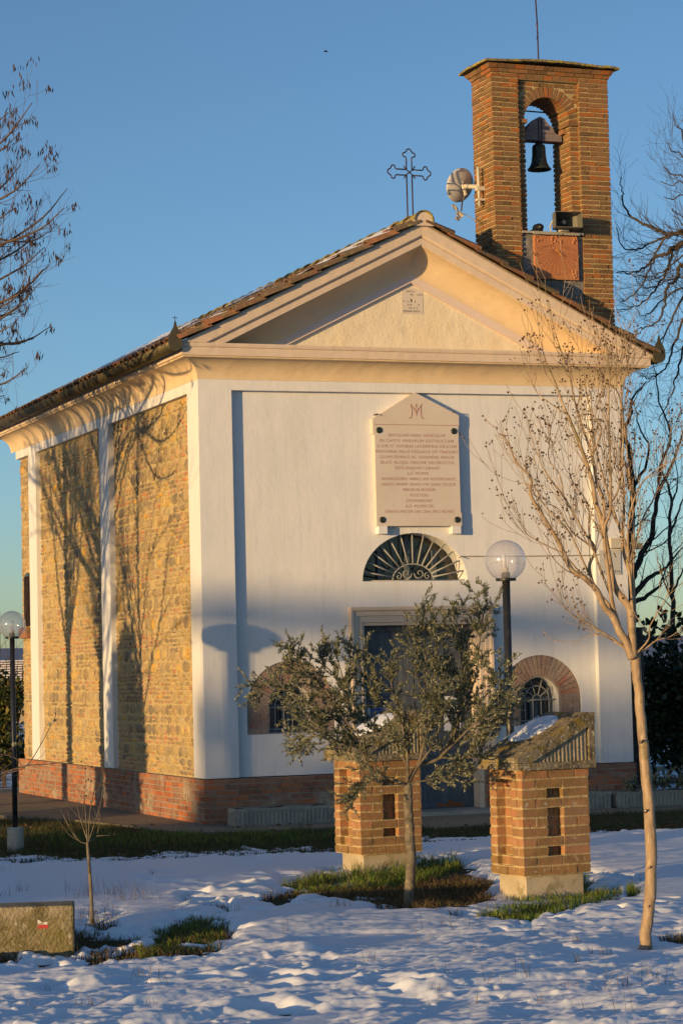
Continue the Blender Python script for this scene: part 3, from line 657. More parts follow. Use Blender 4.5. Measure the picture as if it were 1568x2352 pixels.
# moulded brick cap and tile top
mb = MB()
def ring(z0, z1, o, dz=0): mb.box((TX0-o, TY0-o, z0), (TX1+o, TY1+o, z1), .003)
pf_ = [(-.01, 9.20), (.005, 9.215), (.012, 9.24), (.03, 9.26), (.05, 9.28), (.055, 9.298)]
V = []
for o_, z in pf_: V += [(TX0-o_, TY0-o_, z), (TX1+o_, TY0-o_, z), (TX1+o_, TY1+o_, z), (TX0-o_, TY1+o_, z)]
mb.add(V, [(i*4+j, i*4+(j+1) % 4, (i+1)*4+(j+1) % 4, (i+1)*4+j) for i in range(len(pf_)-1) for j in range(4)])
cap = mb.build('tower_cornice', MORTAR, tower)
mb = MB()
for o0, z0, o1, z1 in ((.014,9.203,.030,9.245),(.042,9.249,.072,9.297)):
    for (ax, ay, bx_, by_, nx_, ny_) in ((TX0,TY0,TX1,TY0,0,-1),(TX1,TY0,TX1,TY1,1,0),(TX1,TY1,TX0,TY1,0,1),(TX0,TY1,TX0,TY0,-1,0)):
        ln = math.hypot(bx_-ax, by_-ay); ux_, uy_ = (bx_-ax)/ln, (by_-ay)/ln; x = -o1; 
        while x < ln+o1-.01:
            x2 = min(ln+o1, x+.13+rnd.uniform(-.01,.01))
            if ln+o1-x2 < .05: x2 = ln+o1
            j0 = rnd.uniform(-.004,.004); V = []
            for z, o_ in ((z0, o0+j0), (z1, o1+j0)):
                xa_, xb_ = max(x, -o_)+.004, min(x2, ln+o_)-.004
                for uu, oo in ((xa_, o_), (xb_, o_), (xb_, o_-.06), (xa_, o_-.06)): V.append((ax+ux_*uu+nx_*oo, ay+uy_*uu+ny_*oo, z))
            mb.add(V, [(0,3,2,1),(4,5,6,7),(0,1,5,4),(1,2,6,5),(2,3,7,6),(3,0,4,7)]); x = x2
fixn(mb.build('cornice_bricks', TBRICK, cap))
mb = MB()
xx = TX0-.125
while xx < TX1+.115:
    x2 = min(xx+.165, TX1+.125); yy = TY0-.125
    while yy < TY1+.115:
        y2 = min(yy+.26, TY1+.125); hgt = lambda x, y: .045*max(0, 1-abs(x-4.74)/1.0)+.03*max(0, 1-abs(y-.355)/.55)
        zc = 9.300+rnd.uniform(-.006,.010)
        Vb = [(a, c, zc+dz+hgt(a, c)*(1 if dz else .9)) for dz in (0, .026) for a, c in ((xx+.002, yy), (x2-.002, yy), (x2-.002, y2), (xx+.002, y2))]
        mb.add(Vb, [(0,3,2,1),(4,5,6,7),(0,1,5,4),(1,2,6,5),(2,3,7,6),(3,0,4,7)]); yy = y2
    xx = x2
fixn(mb.build('tower_roof_tiles', MOSS, tower))
mb = MB(); mb.slab([(RX0-.02, roofz(RX0)-.1), (RX1+.02, roofz(RX1)-.1), (RX1+.02, 7.17), (RX0-.02, 7.17)], [], TY0+.03, TY1-.07); fixn(mb.build('infill_panel', RENDER, tower))
mb = MB(); mb.box((RX0+.006, TY0-.03, 7.172), (RX1-.006, TY1-.05, 7.205), .006); mb.box((4.43, TY0-.055, 7.160), (5.075, TY0-.031, 7.190), .004); fixn(mb.build('sill', CONC, tower))
g = MB(); g.tube([(OX0, .33, 8.80), (OX1, .33, 8.79)], .010, 5); g.build('tie_rod', DARKM, tower)
rod = MB(); q0 = onp(1241, 136, 1, .35); rod.tube([(4.74, .35, 9.33), (4.735, .35, 9.95), (4.705, .35, 10.7)], .010, 5); rod.tube([(4.72,.35,9.75),(4.745,.35,9.82),(4.72,.35,9.95)], .006, 4)
tag(rod.build('lightning_rod', DARKM, None), 'thin metal rod standing on top of the brick bell tower', 'lightning rod')
# sundial
sd = thing('sundial', 'square terracotta sundial below the bell opening of the brick tower', 'sundial', (4.75, TY0, 6.87))
sx0, sx1, sz0, sz1 = 4.455, 5.055, 6.60, 7.150; sy = TY0-.025
g = MB(); g.box((sx0, sy, sz0), (sx1, TY0+.029, sz1)); fixn(g.build('dial_plate', TERRA, sd))
g = MB(); scx, scz = 4.76, 6.985
for ang in np.radians(np.linspace(-82, 72, 15)):
    g.tube([(scx+.04*math.sin(ang), sy-.0005, scz-.04*math.cos(ang)), (scx+min(.36, .27/max(.2, abs(math.sin(ang))))*math.sin(ang), sy-.0005, scz-min(.33, .27/max(.2, abs(math.sin(ang))))*math.cos(ang))], .0022, 4)
g.build('hour_lines', TERRAD, sd)
obs = []
for i, ch in enumerate('TEMPUS'): obs.append(text(ch, .055, sx0+.045+i*.043, sy-.0005, scz-.01+.012*i-.0, TERRAD, sd, rot=.22, ext=.001))
for i, ch in enumerate('FUGIT'): obs.append(text(ch, .055, scx+.085+i*.040, sy-.0005, scz+.03-.010*i, TERRAD, sd, rot=-.22, ext=.001))
for t, x, z in (('VI', sx0+.04, 6.88), ('VII', sx0+.06, 6.80), ('X', 4.66, 6.665), ('XII', 4.765, 6.66), ('I', 4.83, 6.67), ('II', 4.885, 6.68), ('III', 4.945, 6.71), ('IV', 4.99, 6.77), ('V', 5.02, 6.86)): obs.append(text(t, .035, x, sy-.0005, z, TERRAD, sd, ext=.001))
join_meshes(obs, 'dial_lettering')
g = MB()
for cx_, cz_, s1, s2 in ((sx0+.05, sz1-.05, 1, -1), (sx1-.05, sz1-.05, -1, -1), (sx1-.06, sz0+.06, -1, 1), (4.76, sz1-.055, 0, 0)):
    for i in range(14):
        px = cx_+rnd.uniform(-.045,.045)*(1.5 if s1 == 0 else 1); pz = cz_+rnd.uniform(-.04,.05)
        r = rnd.uniform(.008,.02); g.lathe([(0,-r*.8),(r*.7,-r*.5),(r,0)], (px, sy, pz), 7, axis=1, M=Matrix.Diagonal((1,-1,1)) if False else None)
g.V = [np.stack([v[:,0], 2*sy-v[:,1] if v[:,1].mean() > sy else v[:,1], v[:,2]], 1) for v in g.V]
fixn(g.build('relief_ornament', TERRA, sd, smooth=True))
g = MB(); g.lathe([(0,.022),(.02,.018),(.028,0)], (scx, sy, scz), 12, axis=1); g.tube([(scx, sy, scz), (scx+.03, sy-.05, scz-.09)], .004, 4); fixn(g.build('gnomon', GOLD, sd))
# bell
bl = thing('bell', 'dark bronze church bell hanging in the brick arch', 'bell', (4.70, .33, 8.40)); bx, by = 4.70, .34
g = MB(); g.lathe([(0,8.395),(.03,8.39),(.075,8.37),(.085,8.34),(.088,8.24),(.100,8.15),(.125,8.09),(.150,8.065),(.152,8.05),(.140,8.05),(.118,8.08),(.09,8.16),(.075,8.3),(0,8.35)], (bx, by, 0), 28); fixn(g.build('bell_body', BRONZE, bl, smooth=True))
g = MB(); g.tube([(bx, by, 8.33), (bx, by, 8.05)], .008, 6); g.lathe([(0,8.015),(.018,8.03),(.022,8.05),(.014,8.07),(0,8.08)], (bx, by, 0), 10); fixn(g.build('clapper', DARKM, bl))
g = MB(); pts = [(4.41,8.42),(5.02,8.42),(5.02,8.50),(4.93,8.52),(4.89,8.60),(4.83,8.64),(4.79,8.70),(4.715,8.73),(4.64,8.69),(4.58,8.64),(4.54,8.60),(4.50,8.52),(4.41,8.50)]
pts = [(4.705+(x-4.715)*.98, z) for x, z in pts]; g.slab(pts, [], by-.05, by+.05); fixn(g.build('wooden_yoke', WOOD, bl))
g = MB()
for dx in (-.02, .02): g.tube([(bx+dx, by-.056, 8.38), (bx+dx, by-.056, 8.70)], .006, 5)
g.tube([(bx-.04, by, 8.39), (bx+.04, by, 8.39)], .02, 6); g.box((4.42, by-.055, 8.405), (5.0, by+.055, 8.42)); fixn(g.build('yoke_straps', DARKM, bl))
# horn loudspeaker
hs = thing('loudspeaker', 'grey rectangular horn loudspeaker on the sill of the bell opening', 'loudspeaker', (4.82, -.02, 7.21))
g = MB(); hx, hz = 4.85, 7.325
Mh = np.array(Matrix.Rotation(math.radians(-6), 3, 'Z'))
def frus(wa, ha, ya, wb, hb, yb2, inset=0):
    return [(-wa/2, ya, -ha/2), (wa/2, ya, -ha/2), (wa/2, ya, ha/2), (-wa/2, ya, ha/2), (-wb/2, yb2, -hb/2), (wb/2, yb2, -hb/2), (wb/2, yb2, hb/2), (-wb/2, yb2, hb/2)]
def addr(V, Q): g.add(np.array(V)@Mh.T+np.array([hx, 0, hz]), Q)
sq = [(0,1,5,4),(1,2,6,5),(2,3,7,6),(3,0,4,7)]
addr(frus(.36,.20,-.20,.34,.185,-.06), sq); addr(frus(.34,.185,-.06,.10,.09,.10), sq); addr(frus(.345,.185,-.20,.325,.17,-.06), sq); addr(frus(.325,.17,-.06,.07,.06,.08), sq)
V1 = frus(.36,.20,-.20,.345,.185,-.20); addr(V1, sq)
addr(frus(.16,.13,.10,.14,.12,.22), sq+[(4,5,6,7),(0,3,2,1)])
fixn(g.build('horn', HORN, hs))
g = MB(); g.lathe([(0,0),(.028,0),(.03,.012),(.02,.05)], (hx+.0, -.02, hz), 14, axis=1); g.build('driver_ring', PLAST, hs, smooth=True)
g = MB(); g.box((hx-.05, -.03, 7.207), (hx+.06, .05, 7.235)); g.tube([(hx-.185, -.08, hz), (hx-.19, .0, 7.26), (hx-.17, .02, 7.21)], .010, 5); fixn(g.build('bracket', PLAST, hs))
h2 = thing('spotlight', 'small black round lamp beside the horn loudspeaker on the tower sill', 'lamp', (4.55, .1, 7.21))
g = MB(); g.lathe([(0,-.10),(.03,-.09),(.055,-.03),(.06,.06),(.0,.06)], (4.56, .12, 7.262), 14, axis=1); g.box((4.53,.08,7.206),(4.60,.16,7.225)); g.tube([(4.44,.2,7.215),(4.48,.15,7.23),(4.54,.14,7.25)], .012, 5); fixn(g.build('lamp_body', BLACKP, h2, smooth=True))
# satellite dish on the tower's left side
dh = thing('satellite_dish', 'grey satellite dish on a bracket at the left side of the brick tower', 'satellite dish', (3.80, .40, 7.8))
dc = np.array(onp(1061, 427, 1, .66)); dn = Vector((-.29, .87, .34)).normalized()
Md = np.array(dn.to_track_quat('Z', 'Y').to_matrix())
g = MB(); R_ = .215
pr_ = [(0, 0)]+[(R_*t, .055*t*t) for t in (.25,.5,.75,.9,1.0)]+[(R_*1.03, .050), (R_*1.0, .04)]+[(R_*t, .055*t*t-.012) for t in (.85,.6,.3,.001)]
g.lathe(pr_, tuple(dc), 32, M=Md); fixn(g.build('reflector', DISHM, dh, smooth=True))
g = MB(); g.tube([(3.865,.36,7.55),(3.855,.36,8.05)], .020, 8); g.build('mast', PLAST, dh, smooth=True)
g = MB(); back = dc-np.array(dn)*.02
g.tube([back, (3.86,.38,7.80)], .03, 6); g.tube([back+np.array([-.03,-.02,.06]), back+np.array([.02,-.02,-.12])], .022, 6); g.box((3.83,.33,7.75),(3.94,.41,7.80)); g.box((3.83,.33,7.62),(3.94,.41,7.65)); fixn(g.build('bracket', PLAST, dh))
g = MB(); tip = np.array(onp(1054, 488, 1, .62)); g.tube([back+np.array([.01,-.02,-.12]), back+np.array([-.02,0,-.20]), tip+np.array([.03,0,.02])], .011, 6); g.build('arm', HORN, dh)
g = MB(); a1 = tip+np.array([-.085,0,.095]); a2 = tip+np.array([.045,0,-.045]); g.tube([a1, tip+np.array([-.03,0,.03])], .024, 8); g.tube([tip+np.array([-.03,0,.0]), a2], .034, 8); g.tube([tip+np.array([-.05,0,-.07]), tip+np.array([.0,0,-.085])], .026, 8); g.build('receiver', PLAST, dh)
g = MB(); g.tube([tip, tip+np.array([.08,0,-.02]), (3.86,.40,7.35), (3.93,.42,7.15)], .005, 4); g.build('coaxial_cable', CABLE, dh)

# cross
cr = thing('roof_cross', 'wrought iron outlined cross with trefoil ends on the roof ridge', 'cross', (2.853, .2, 7.2)); ccx, ccz, hw = 2.853, 7.897, .036
def arm_pts(n, length):
    """outline of trefoil arm from (hw at left) going up and back, local coords: along +z"""
    pts = [(-hw, .05), (-hw, length-.115)]
    pts += [(-hw-.010, length-.10)]
    pts += [(-hw-.022+.026*math.cos(t), length-.072+.026*math.sin(t)) for t in np.linspace(math.radians(250), math.radians(80), 7)]
    pts += [(.0+.034*math.cos(t), length-.032+.034*math.sin(t)) for t in np.linspace(math.radians(175), math.radians(5), 8)]
    r = [(-x, z) for x, z in pts[:10]][::-1]
    return pts+r
g = MB()
for ang, ln in ((0, .293), (math.pi/2, .287), (-math.pi/2, .287)):
    c, s_ = math.cos(ang), math.sin(ang)
    g.tube([(ccx+x*c-z*s_, .2, ccz+x*s_+z*c) for x, z in [(-hw, .036)]+arm_pts(0, ln)[1:-1]+[(hw, .036)]], .0085, 6)
for x in (-hw, hw): g.tube([(ccx+x, .2, ccz-.036), (ccx+x, .2, 7.10)], .0095, 6)
for sx in (-1, 1): g.tube([(ccx-sx*.075, .193, ccz-.075), (ccx-sx*.045, .193, ccz-.035), (ccx, .19, ccz), (ccx+sx*.045, .193, ccz+.035), (ccx+sx*.075, .193, ccz+.08)], .008, 5)
g.build('iron_outline', DARKM, cr, smooth=True)

# ------------------------------------------------------------------ ground
mb = MB(); mb.add([(-3000,-3000,-.06),(3000,-3000,-.06),(3000,3000,-.06),(-3000,3000,-.06)], [(0,1,2,3)])
structure(mb.build('ground', SNOWF))
mb = MB(); mb.add([(-14,-19,-.012),(12,-19,-.012),(12,.9,-.012),(-14,5.2,-.012)], [(0,1,2,3)])
structure(mb.build('lawn', LAWN))
mb = MB(); mb.slab([(-14, 10.6), (-14, 5.2), (-1.9, 4.6), (-1.15, 2.6), (-.75, .2), (-.62, -1.35), (.1, -1.6), (1.9, -1.75), (2.05, -2.45), (3.6, -2.45), (3.7, -1.5), (6.3, -1.5), (6.3, 10.6)], [], .0, .0)
V = np.concatenate(mb.V); 
mb2 = MB(); o_ = [(-14, 10.6), (-14, 5.2), (-1.9, 4.4), (-1.15, 2.4), (-.78, .2), (-.66, -1.25), (.1, -1.5), (1.9, -1.5), (1.95, -2.3), (3.6, -2.3), (3.7, -1.2), (6.3, -1.2), (6.3, 10.6)]
mb2.slab(o_, [], -.05, .014, T3=lambda v: (v[0], v[2], v[1])); structure(fixn(mb2.build('path', PAVE)))

# bare areas, traced on the ground in the photo's coordinates
BARE = [[(0,2196),(60,2170),(180,2140),(250,2150),(330,2165),(400,2118),(450,2105),(520,2120),(560,2150),(500,2185),(420,2195),(330,2212),(180,2205),(0,2215)],
        [(590,2078),(640,2040),(720,2018),(800,2000),(960,1968),(1040,1975),(1130,2010),(1140,2085),(1040,2108),(940,2098),(800,2078),(700,2062),(640,2085)],
        [(1092,2112),(1150,2075),(1340,2018),(1425,2040),(1420,2062),(1300,2090),(1220,2140),(1190,2138)],
        [(1432,2035),(1475,2032),(1470,2055),(1440,2058)], [(1500,2155),(1560,2140),(1640,2135),(1640,2160),(1550,2178),(1510,2175)],
        [(425,2075),(520,2085),(540,2105),(450,2100)], [(190,2130),(270,2120),(290,2145),(210,2150)]]
def sdist(px, py, poly):
    p = np.array(poly, float); q = np.roll(p, -1, 0); d = np.full(px.shape, 1e9); ins = np.zeros(px.shape, bool)
    for (x0, y0), (x1, y1) in zip(p, q):
        ex, ey = x1-x0, y1-y0; t = np.clip(((px-x0)*ex+(py-y0)*ey)/(ex*ex+ey*ey), 0, 1)
        d = np.minimum(d, np.hypot(px-x0-t*ex, (py-y0-t*ey)))
        c = ((y0 > py) != (y1 > py)) & (px < ex*(py-y0)/(ey if ey else 1e-9)+x0); ins ^= c
    return np.where(ins, -d, d)
EX = [-900, 0, 300, 500, 780, 960, 1130, 1350, 1568, 2500]; EY = [2000, 1985, 1984, 1968, 1958, 1938, 1932, 1915, 1898, 1850]
def snow_h(X, Y):
    Pn = np.stack([X, Y, np.zeros_like(X)], -1); d = Pn-CAM; z = d@AF; px = CX+F*(d@AR)/z; py = CY-F*(d@AU)/z
    m = (py-np.interp(px, EX, EY))*1.2
    for poly in BARE: m = np.minimum(m, sdist(px, py, poly))
    m = m+4+fbm(X*2.5, Y*2.5, 4, 3)*34+fbm(X*9, Y*9, 3, 5)*22
    dist = np.hypot(X-CAM[0], Y-CAM[1])
    base = .050+.03*fbm(X*.45, Y*.45, 2, 11)
    th = np.where(m > 0, 1-np.exp(-np.maximum(m, 0)/9.0), np.maximum(m, -20)/12.0*.6)
    # wind and melt ripples run roughly across the view
    u = X*math.cos(.3)+Y*math.sin(.3); v = -X*math.sin(.3)+Y*math.cos(.3)
    wu = fbm(u*.9, v*.9, 2, 13)*1.3; wv2 = fbm(u*1.3, v*1.3, 2, 17)*.8
    rip = fbm(u*.75+wu, v*2.6+wv2, 4, 21)*.078+fbm(u*2.4+wu, v*8+wv2*3, 3, 31)*.024+np.abs(fbm(u*2.0, v*5.0, 2, 41))*-.035+fbm(u*13, v*26, 4, 33)*.011
    fore = np.clip((20.0-dist)/5, .25, 1)
    lumps = np.clip(fbm(X*11, Y*11, 2, 51)-.26, 0, 1)*.06*np.clip(fbm(X*.9, Y*.9, 2, 61)*3+.2, 0, 1)+np.clip(fbm(X*22, Y*22, 2, 55)-.30, 0, 1)*.028*np.clip(fbm(X*1.1, Y*1.1, 2, 65)*3, 0, 1)
    h = base*th+(rip*fore+lumps*fore)*np.clip(th, 0, 1)
    hp = np.maximum(h, .012)+.02*np.log1p(np.exp((h-.03)/.02))*0; h = np.where((m > 4) & (h < .012), .012+.25*(h-.012)*0, h)
    for wx, wy, wr in WELLS:
        q = np.exp(-((X-wx)**2+(Y-wy)**2)/(wr*wr)); h = h*(1-q)+.004*q*np.sign(np.clip(th, 0, 1))
    # trampled trail
    for tx, ty, r, dp in TRAIL:
        q = ((X-tx)**2+(Y-ty)**2)/(r*r); h = h-dp*np.exp(-q**1.5)*np.clip(th, 0, 1)+dp*.35*np.exp(-(np.sqrt(q)-1.35)**2*6)*np.clip(th, 0, 1)
    return h
TRAIL = []; WELLS = [(*onp(1480, 2182, 2, 0)[:2], .28), (*onp(213, 2128, 2, 0)[:2], .18), (-.5, -10.3, .5), (*onp(820, 2030, 2, 0)[:2], .5)]
for (xa, ya), (xb, yb3), n in (((640,2010),(520,2110),26), ((520,2080),(350,2010),16), ((660,2330),(560,2240),8), ((1000,2000),(1120,1970),6), ((80,2300),(600,2240),12), ((600,2240),(1000,2310),12), ((1300,2130),(1560,2080),10)):
    for i in range(n):
        t = i/n; q = onp(xa+(xb-xa)*t+rnd.uniform(-60,60), ya+(yb3-ya)*t+rnd.uniform(-12,12), 2, 0); TRAIL.append((q[0], q[1], rnd.uniform(.08,.15), rnd.uniform(.02,.045)))
nd, nl = 740, 900
dd = 10.8*np.exp(np.linspace(0, math.log(25.5/10.8), nd)); tt = np.linspace(-.42, .42, nl)
fh = np.array([math.sin(YAW), math.cos(YAW)]); rh = np.array([math.cos(YAW), -math.sin(YAW)])
D_, T_ = np.meshgrid(dd, tt, indexing='ij'); X_ = CAM[0]+D_*(fh[0]+T_*rh[0]); Y_ = CAM[1]+D_*(fh[1]+T_*rh[1])
H_ = snow_h(X_, Y_)
mb = MB(); i, j = np.meshgrid(np.arange(nd-1), np.arange(nl-1), indexing='ij'); a = (i*nl+j).ravel()
mb.add(np.stack([X_, Y_, H_-.012*0], -1).reshape(-1, 3), np.stack([a, a+1, a+nl+1, a+nl], 1))
o = mb.build('snow', SNOW, None, smooth=True); structure(o)
def surf(x, y): return float(max(0, snow_h(np.array([x]), np.array([y]))[0]))

# ------------------------------------------------------------------ grass
def blades(mb, pts, h, wd, lean=.35, z=0.0):
    n = len(pts); pts = np.asarray(pts); hh = h*rng.uniform(.4,1.2,n)*np.clip(.75+1.5*fbm(pts[:,0]*5, pts[:,1]*5, 2, 77), .25, 1.5); a = rng.uniform(0, 2*math.pi, n); la = rng.uniform(0, 2*math.pi, n); ln = rng.uniform(.05, lean, n)*hh*1.6
    dx, dy = np.cos(a)*wd/2, np.sin(a)*wd/2; b0 = np.stack([pts[:,0]-dx, pts[:,1]-dy, np.full(n, z)-.01], 1); b1 = np.stack([pts[:,0]+dx, pts[:,1]+dy, np.full(n, z)-.01], 1)
    mx_, my_ = np.cos(la)*ln, np.sin(la)*ln
    m0 = np.stack([pts[:,0]-dx*.7+mx_*.35, pts[:,1]-dy*.7+my_*.35, z+hh*.55], 1); m1 = np.stack([pts[:,0]+dx*.7+mx_*.35, pts[:,1]+dy*.7+my_*.35, z+hh*.55], 1)
    tp = np.stack([pts[:,0]+mx_, pts[:,1]+my_, z+hh*.95], 1)
    V = np.stack([b0, b1, m1, m0, tp], 1).reshape(-1, 3); k = np.arange(n)*5
    mb.add(V, np.stack([k, k+1, k+2, k+3], 1), np.stack([k+3, k+2, k+4], 1))
def thawed(P, lim=.006):
    return P[snow_h(P[:,0], P[:,1]) < lim]
def in_poly_pts(poly, n, grow=4):
    p = np.array(poly, float); out = []
    x = rng.uniform(p[:,0].min()-8, p[:,0].max()+8, n*3); y = rng.uniform(p[:,1].min()-8, p[:,1].max()+8, n*3)
    k = sdist(x, y, poly) < grow; x, y = x[k][:n], y[k][:n]
    return thawed(np.array([onp(a, b, 2, 0)[:2] for a, b in zip(x, y)]))
mb = MB(); g2 = MB()
blades(mb, in_poly_pts(BARE[2], 4800, 6), .075, .006, .6)
blades(mb, in_poly_pts([(650,2040),(720,2018),(800,2000),(960,1968),(1040,1975),(1060,1990),(960,2030),(800,2050),(700,2058)], 5200), .10, .007, .6)
blades(g2, in_poly_pts([(900,2035),(1130,2020),(1140,2088),(1040,2106),(920,2096),(800,2076),(700,2060)], 7000, 2), .065, .006, 1.0)
blades(g2, in_poly_pts([(590,2078),(640,2042),(760,2012),(800,2060),(700,2060)], 1200, 0), .07, .006, .7)
blades(g2, in_poly_pts(BARE[0], 3400, 0), .045, .006, .9); blades(mb, in_poly_pts([(300,2150),(450,2108),(540,2130),(500,2182),(420,2190),(320,2205)], 2200, 0), .05, .006, .8)
blades(g2, in_poly_pts(BARE[4], 900, 0), .05, .005); blades(mb, in_poly_pts(BARE[3], 700, 0), .08, .006); blades(g2, in_poly_pts(BARE[5], 500, 0), .06, .005); blades(g2, in_poly_pts(BARE[6], 500, 0), .10, .004)
for _ in range(75):   # sparse stems poking through the snow
    x, y = rnd.uniform(0, 1568), rnd.uniform(2010, 2345); q = onp(x, y, 2, 0); n = rnd.randint(2, 9)
    pts = np.array([[q[0]+rnd.gauss(0,.03), q[1]+rnd.gauss(0,.03)] for _ in range(n)]); blades(g2, pts, rnd.uniform(.09,.15), .0035, .5, z=surf(q[0], q[1])*.9)
for x, y, n, h in ((250,2070,60,.2),(300,2080,50,.18),(215,2120,60,.12),(1210,2160,8,.12),(1090,2140,12,.08),(1440,2275,8,.14)):
    q = onp(x, y, 2, 0); pts = np.array([[q[0]+rnd.gauss(0,.14), q[1]+rnd.gauss(0,.10)] for _ in range(n)]); blades(g2, pts, h, .004, .7, z=surf(q[0], q[1])*.8)
tag(mb.build('green_grass', GRASS), 'lush green grass blades round the brick shrines and beside the concrete block', 'grass', kind='stuff')
tag(g2.build('dry_grass', DRYG), 'brown dry winter grass in the thawed patches and poking through snow', 'dry grass', kind='stuff')
mb = MB(); x = rng.uniform(-30, 1600, 60000); y = 1850+rng.uniform(0, 1, 60000)**.8*145
k = y < np.interp(x, EX, EY)+2; pts = np.array([onp(a, b, 2, 0)[:2] for a, b in zip(x[k], y[k])])
k = (sdist(pts[:,0], pts[:,1], o_) > .02) & (pts[:,1] < 5); blades(mb, pts[k], .055, .006, .6)
tag(mb.build('short_grass', SHORT), 'short mown winter grass strip between the chapel path and the snow', 'grass', kind='stuff')
mb = MB(); pts = []
for cx_, cy_, r, n in ((-.9,-1.9,.7,1500),(-.2,-2.5,.8,1200),(-1.6,-1.0,.6,700)):
    pts.append(np.stack([rng.normal(cx_, r, n), rng.normal(cy_, r*.6, n)], 1))
pts = np.concatenate(pts); pts = pts[sdist(pts[:,0], pts[:,1], o_) > .05]; blades(mb, pts, .08, .007, .6); tag(mb.build('tall_lawn_grass', GRASS), 'longer bright green grass fringe beside the path corner', 'grass', kind='stuff')
mb = MB()
for _ in range(420):
    x, y = rnd.uniform(0, 1568), rnd.uniform(1890, 1985)
    q = onp(x, min(y, np.interp(x, EX, EY)), 2, .02); a = rnd.uniform(0, 6.28); s_ = rnd.uniform(.02,.04); c, s2 = math.cos(a)*s_, math.sin(a)*s_
    mb.add([(q[0]-c, q[1]-s2, .03), (q[0]+s2*.5, q[1]-c*.5, .045), (q[0]+c, q[1]+s2, .03), (q[0]-s2*.5, q[1]+c*.5, .05)], [(0,1,2,3)])
tag(mb.build('fallen_leaves', mat('dead_leaf', (.2,.1,.05), .8, island=[(.16,.07,.03),(.10,.055,.03),(.22,.11,.05)])), 'scattered brown fallen leaves on the short grass', 'leaves', kind='stuff')
# roof snow
mb = MB(); ns, ny = 60, 300; s_, y_ = np.meshgrid(np.linspace(.1, sl_len-.15, ns), np.linspace(-.25, L+.25, ny), indexing='ij')
hh = .100+.09*fbm(s_*.9, y_*1.1, 4, 71)-.02+.02*(y_/L); hh = np.where((s_ < .35), hh-.05, hh)
V = np.stack([-P+s_*ux-hh*uz, y_, HC+s_*uz+hh*ux], -1).reshape(-1, 3); i, j = np.meshgrid(np.arange(ns-1), np.arange(ny-1), indexing='ij'); a = (i*ny+j).ravel()
mb.add(V, np.stack([a, a+1, a+ny+1, a+ny], 1)); tag(mb.build('roof_snow', SNOW, None, smooth=True), 'thin leftover snow patches lying on the left roof slope', 'snow', kind='stuff')

# ------------------------------------------------------------------ planters
def planter(name_label, x0, x1, y0, y1, h=.22):
    t = thing('planter', name_label, 'planter', ((x0+x1)/2, y0, 0), group='concrete planters along the facade')
    g = MB(); n = max(6, int((x1-x0)/.055)); t_ = .035
    def rib(xa, ya, xb, yb4, nx, ny_):
        m = max(2, int(math.hypot(xb-xa, yb4-ya)/.05))
        for k in range(m):
            f0, f1 = (k+.2)/m, (k+.8)/m
            ax, ay, bx_, by_ = xa+(xb-xa)*f0, ya+(yb4-ya)*f0, xa+(xb-xa)*f1, ya+(yb4-ya)*f1
            lo = (min(ax, bx_)-abs(nx)*.010, min(ay, by_)-abs(ny_)*.010, .03); hi = (max(ax, bx_)+abs(nx)*.010, max(ay, by_)+abs(ny_)*.010, h-.035); g.box(lo, hi)
    g.box((x0, y0, .015), (x1, y0+t_, h)); g.box((x0, y1-t_, .015), (x1, y1, h)); g.box((x0, y0+t_, .015), (x0+t_, y1-t_, h)); g.box((x1-t_, y0+t_, .015), (x1, y1-t_, h))
    g.box((x0-.012, y0-.012, h-.03), (x1+.012, y0+.0, h+.005)); rib(x0, y0, x1, y0, 0, 1); rib(x0, y0, x0, y1, 1, 0)
    fixn(g.build('trough', PLANTC, t))
    g = MB(); nx_ = 40; xs = np.linspace(x0+t_, x1-t_, nx_); ys = np.linspace(y0+t_, y1-t_, 8); A, B = np.meshgrid(xs, ys, indexing='ij'); Z = h-.02+.05*fbm(A*8, B*8, 3, 81)
    i, j = np.meshgrid(np.arange(nx_-1), np.arange(7), indexing='ij'); a = (i*8+j).ravel(); g.add(np.stack([A, B, Z], -1).reshape(-1, 3), np.stack([a, a+1, a+9, a+8], 1)); g.build('soil', SOIL, t)
    return t
planter('long ribbed concrete planter at the left foot of the facade', .12, 1.33, -.75, -.45, .215)
planter('short ribbed concrete planter left of the chapel door, beside the long one', 1.40, 1.95, -.62, -.30, .24)
planter('grey concrete planter right of the door below the brick plinth', 4.15, 4.95, -.62, -.30, .22)
pr = planter('grey concrete planter overgrown with dry plants at the right corner', 5.05, 6.6, -.60, -.28, .20)

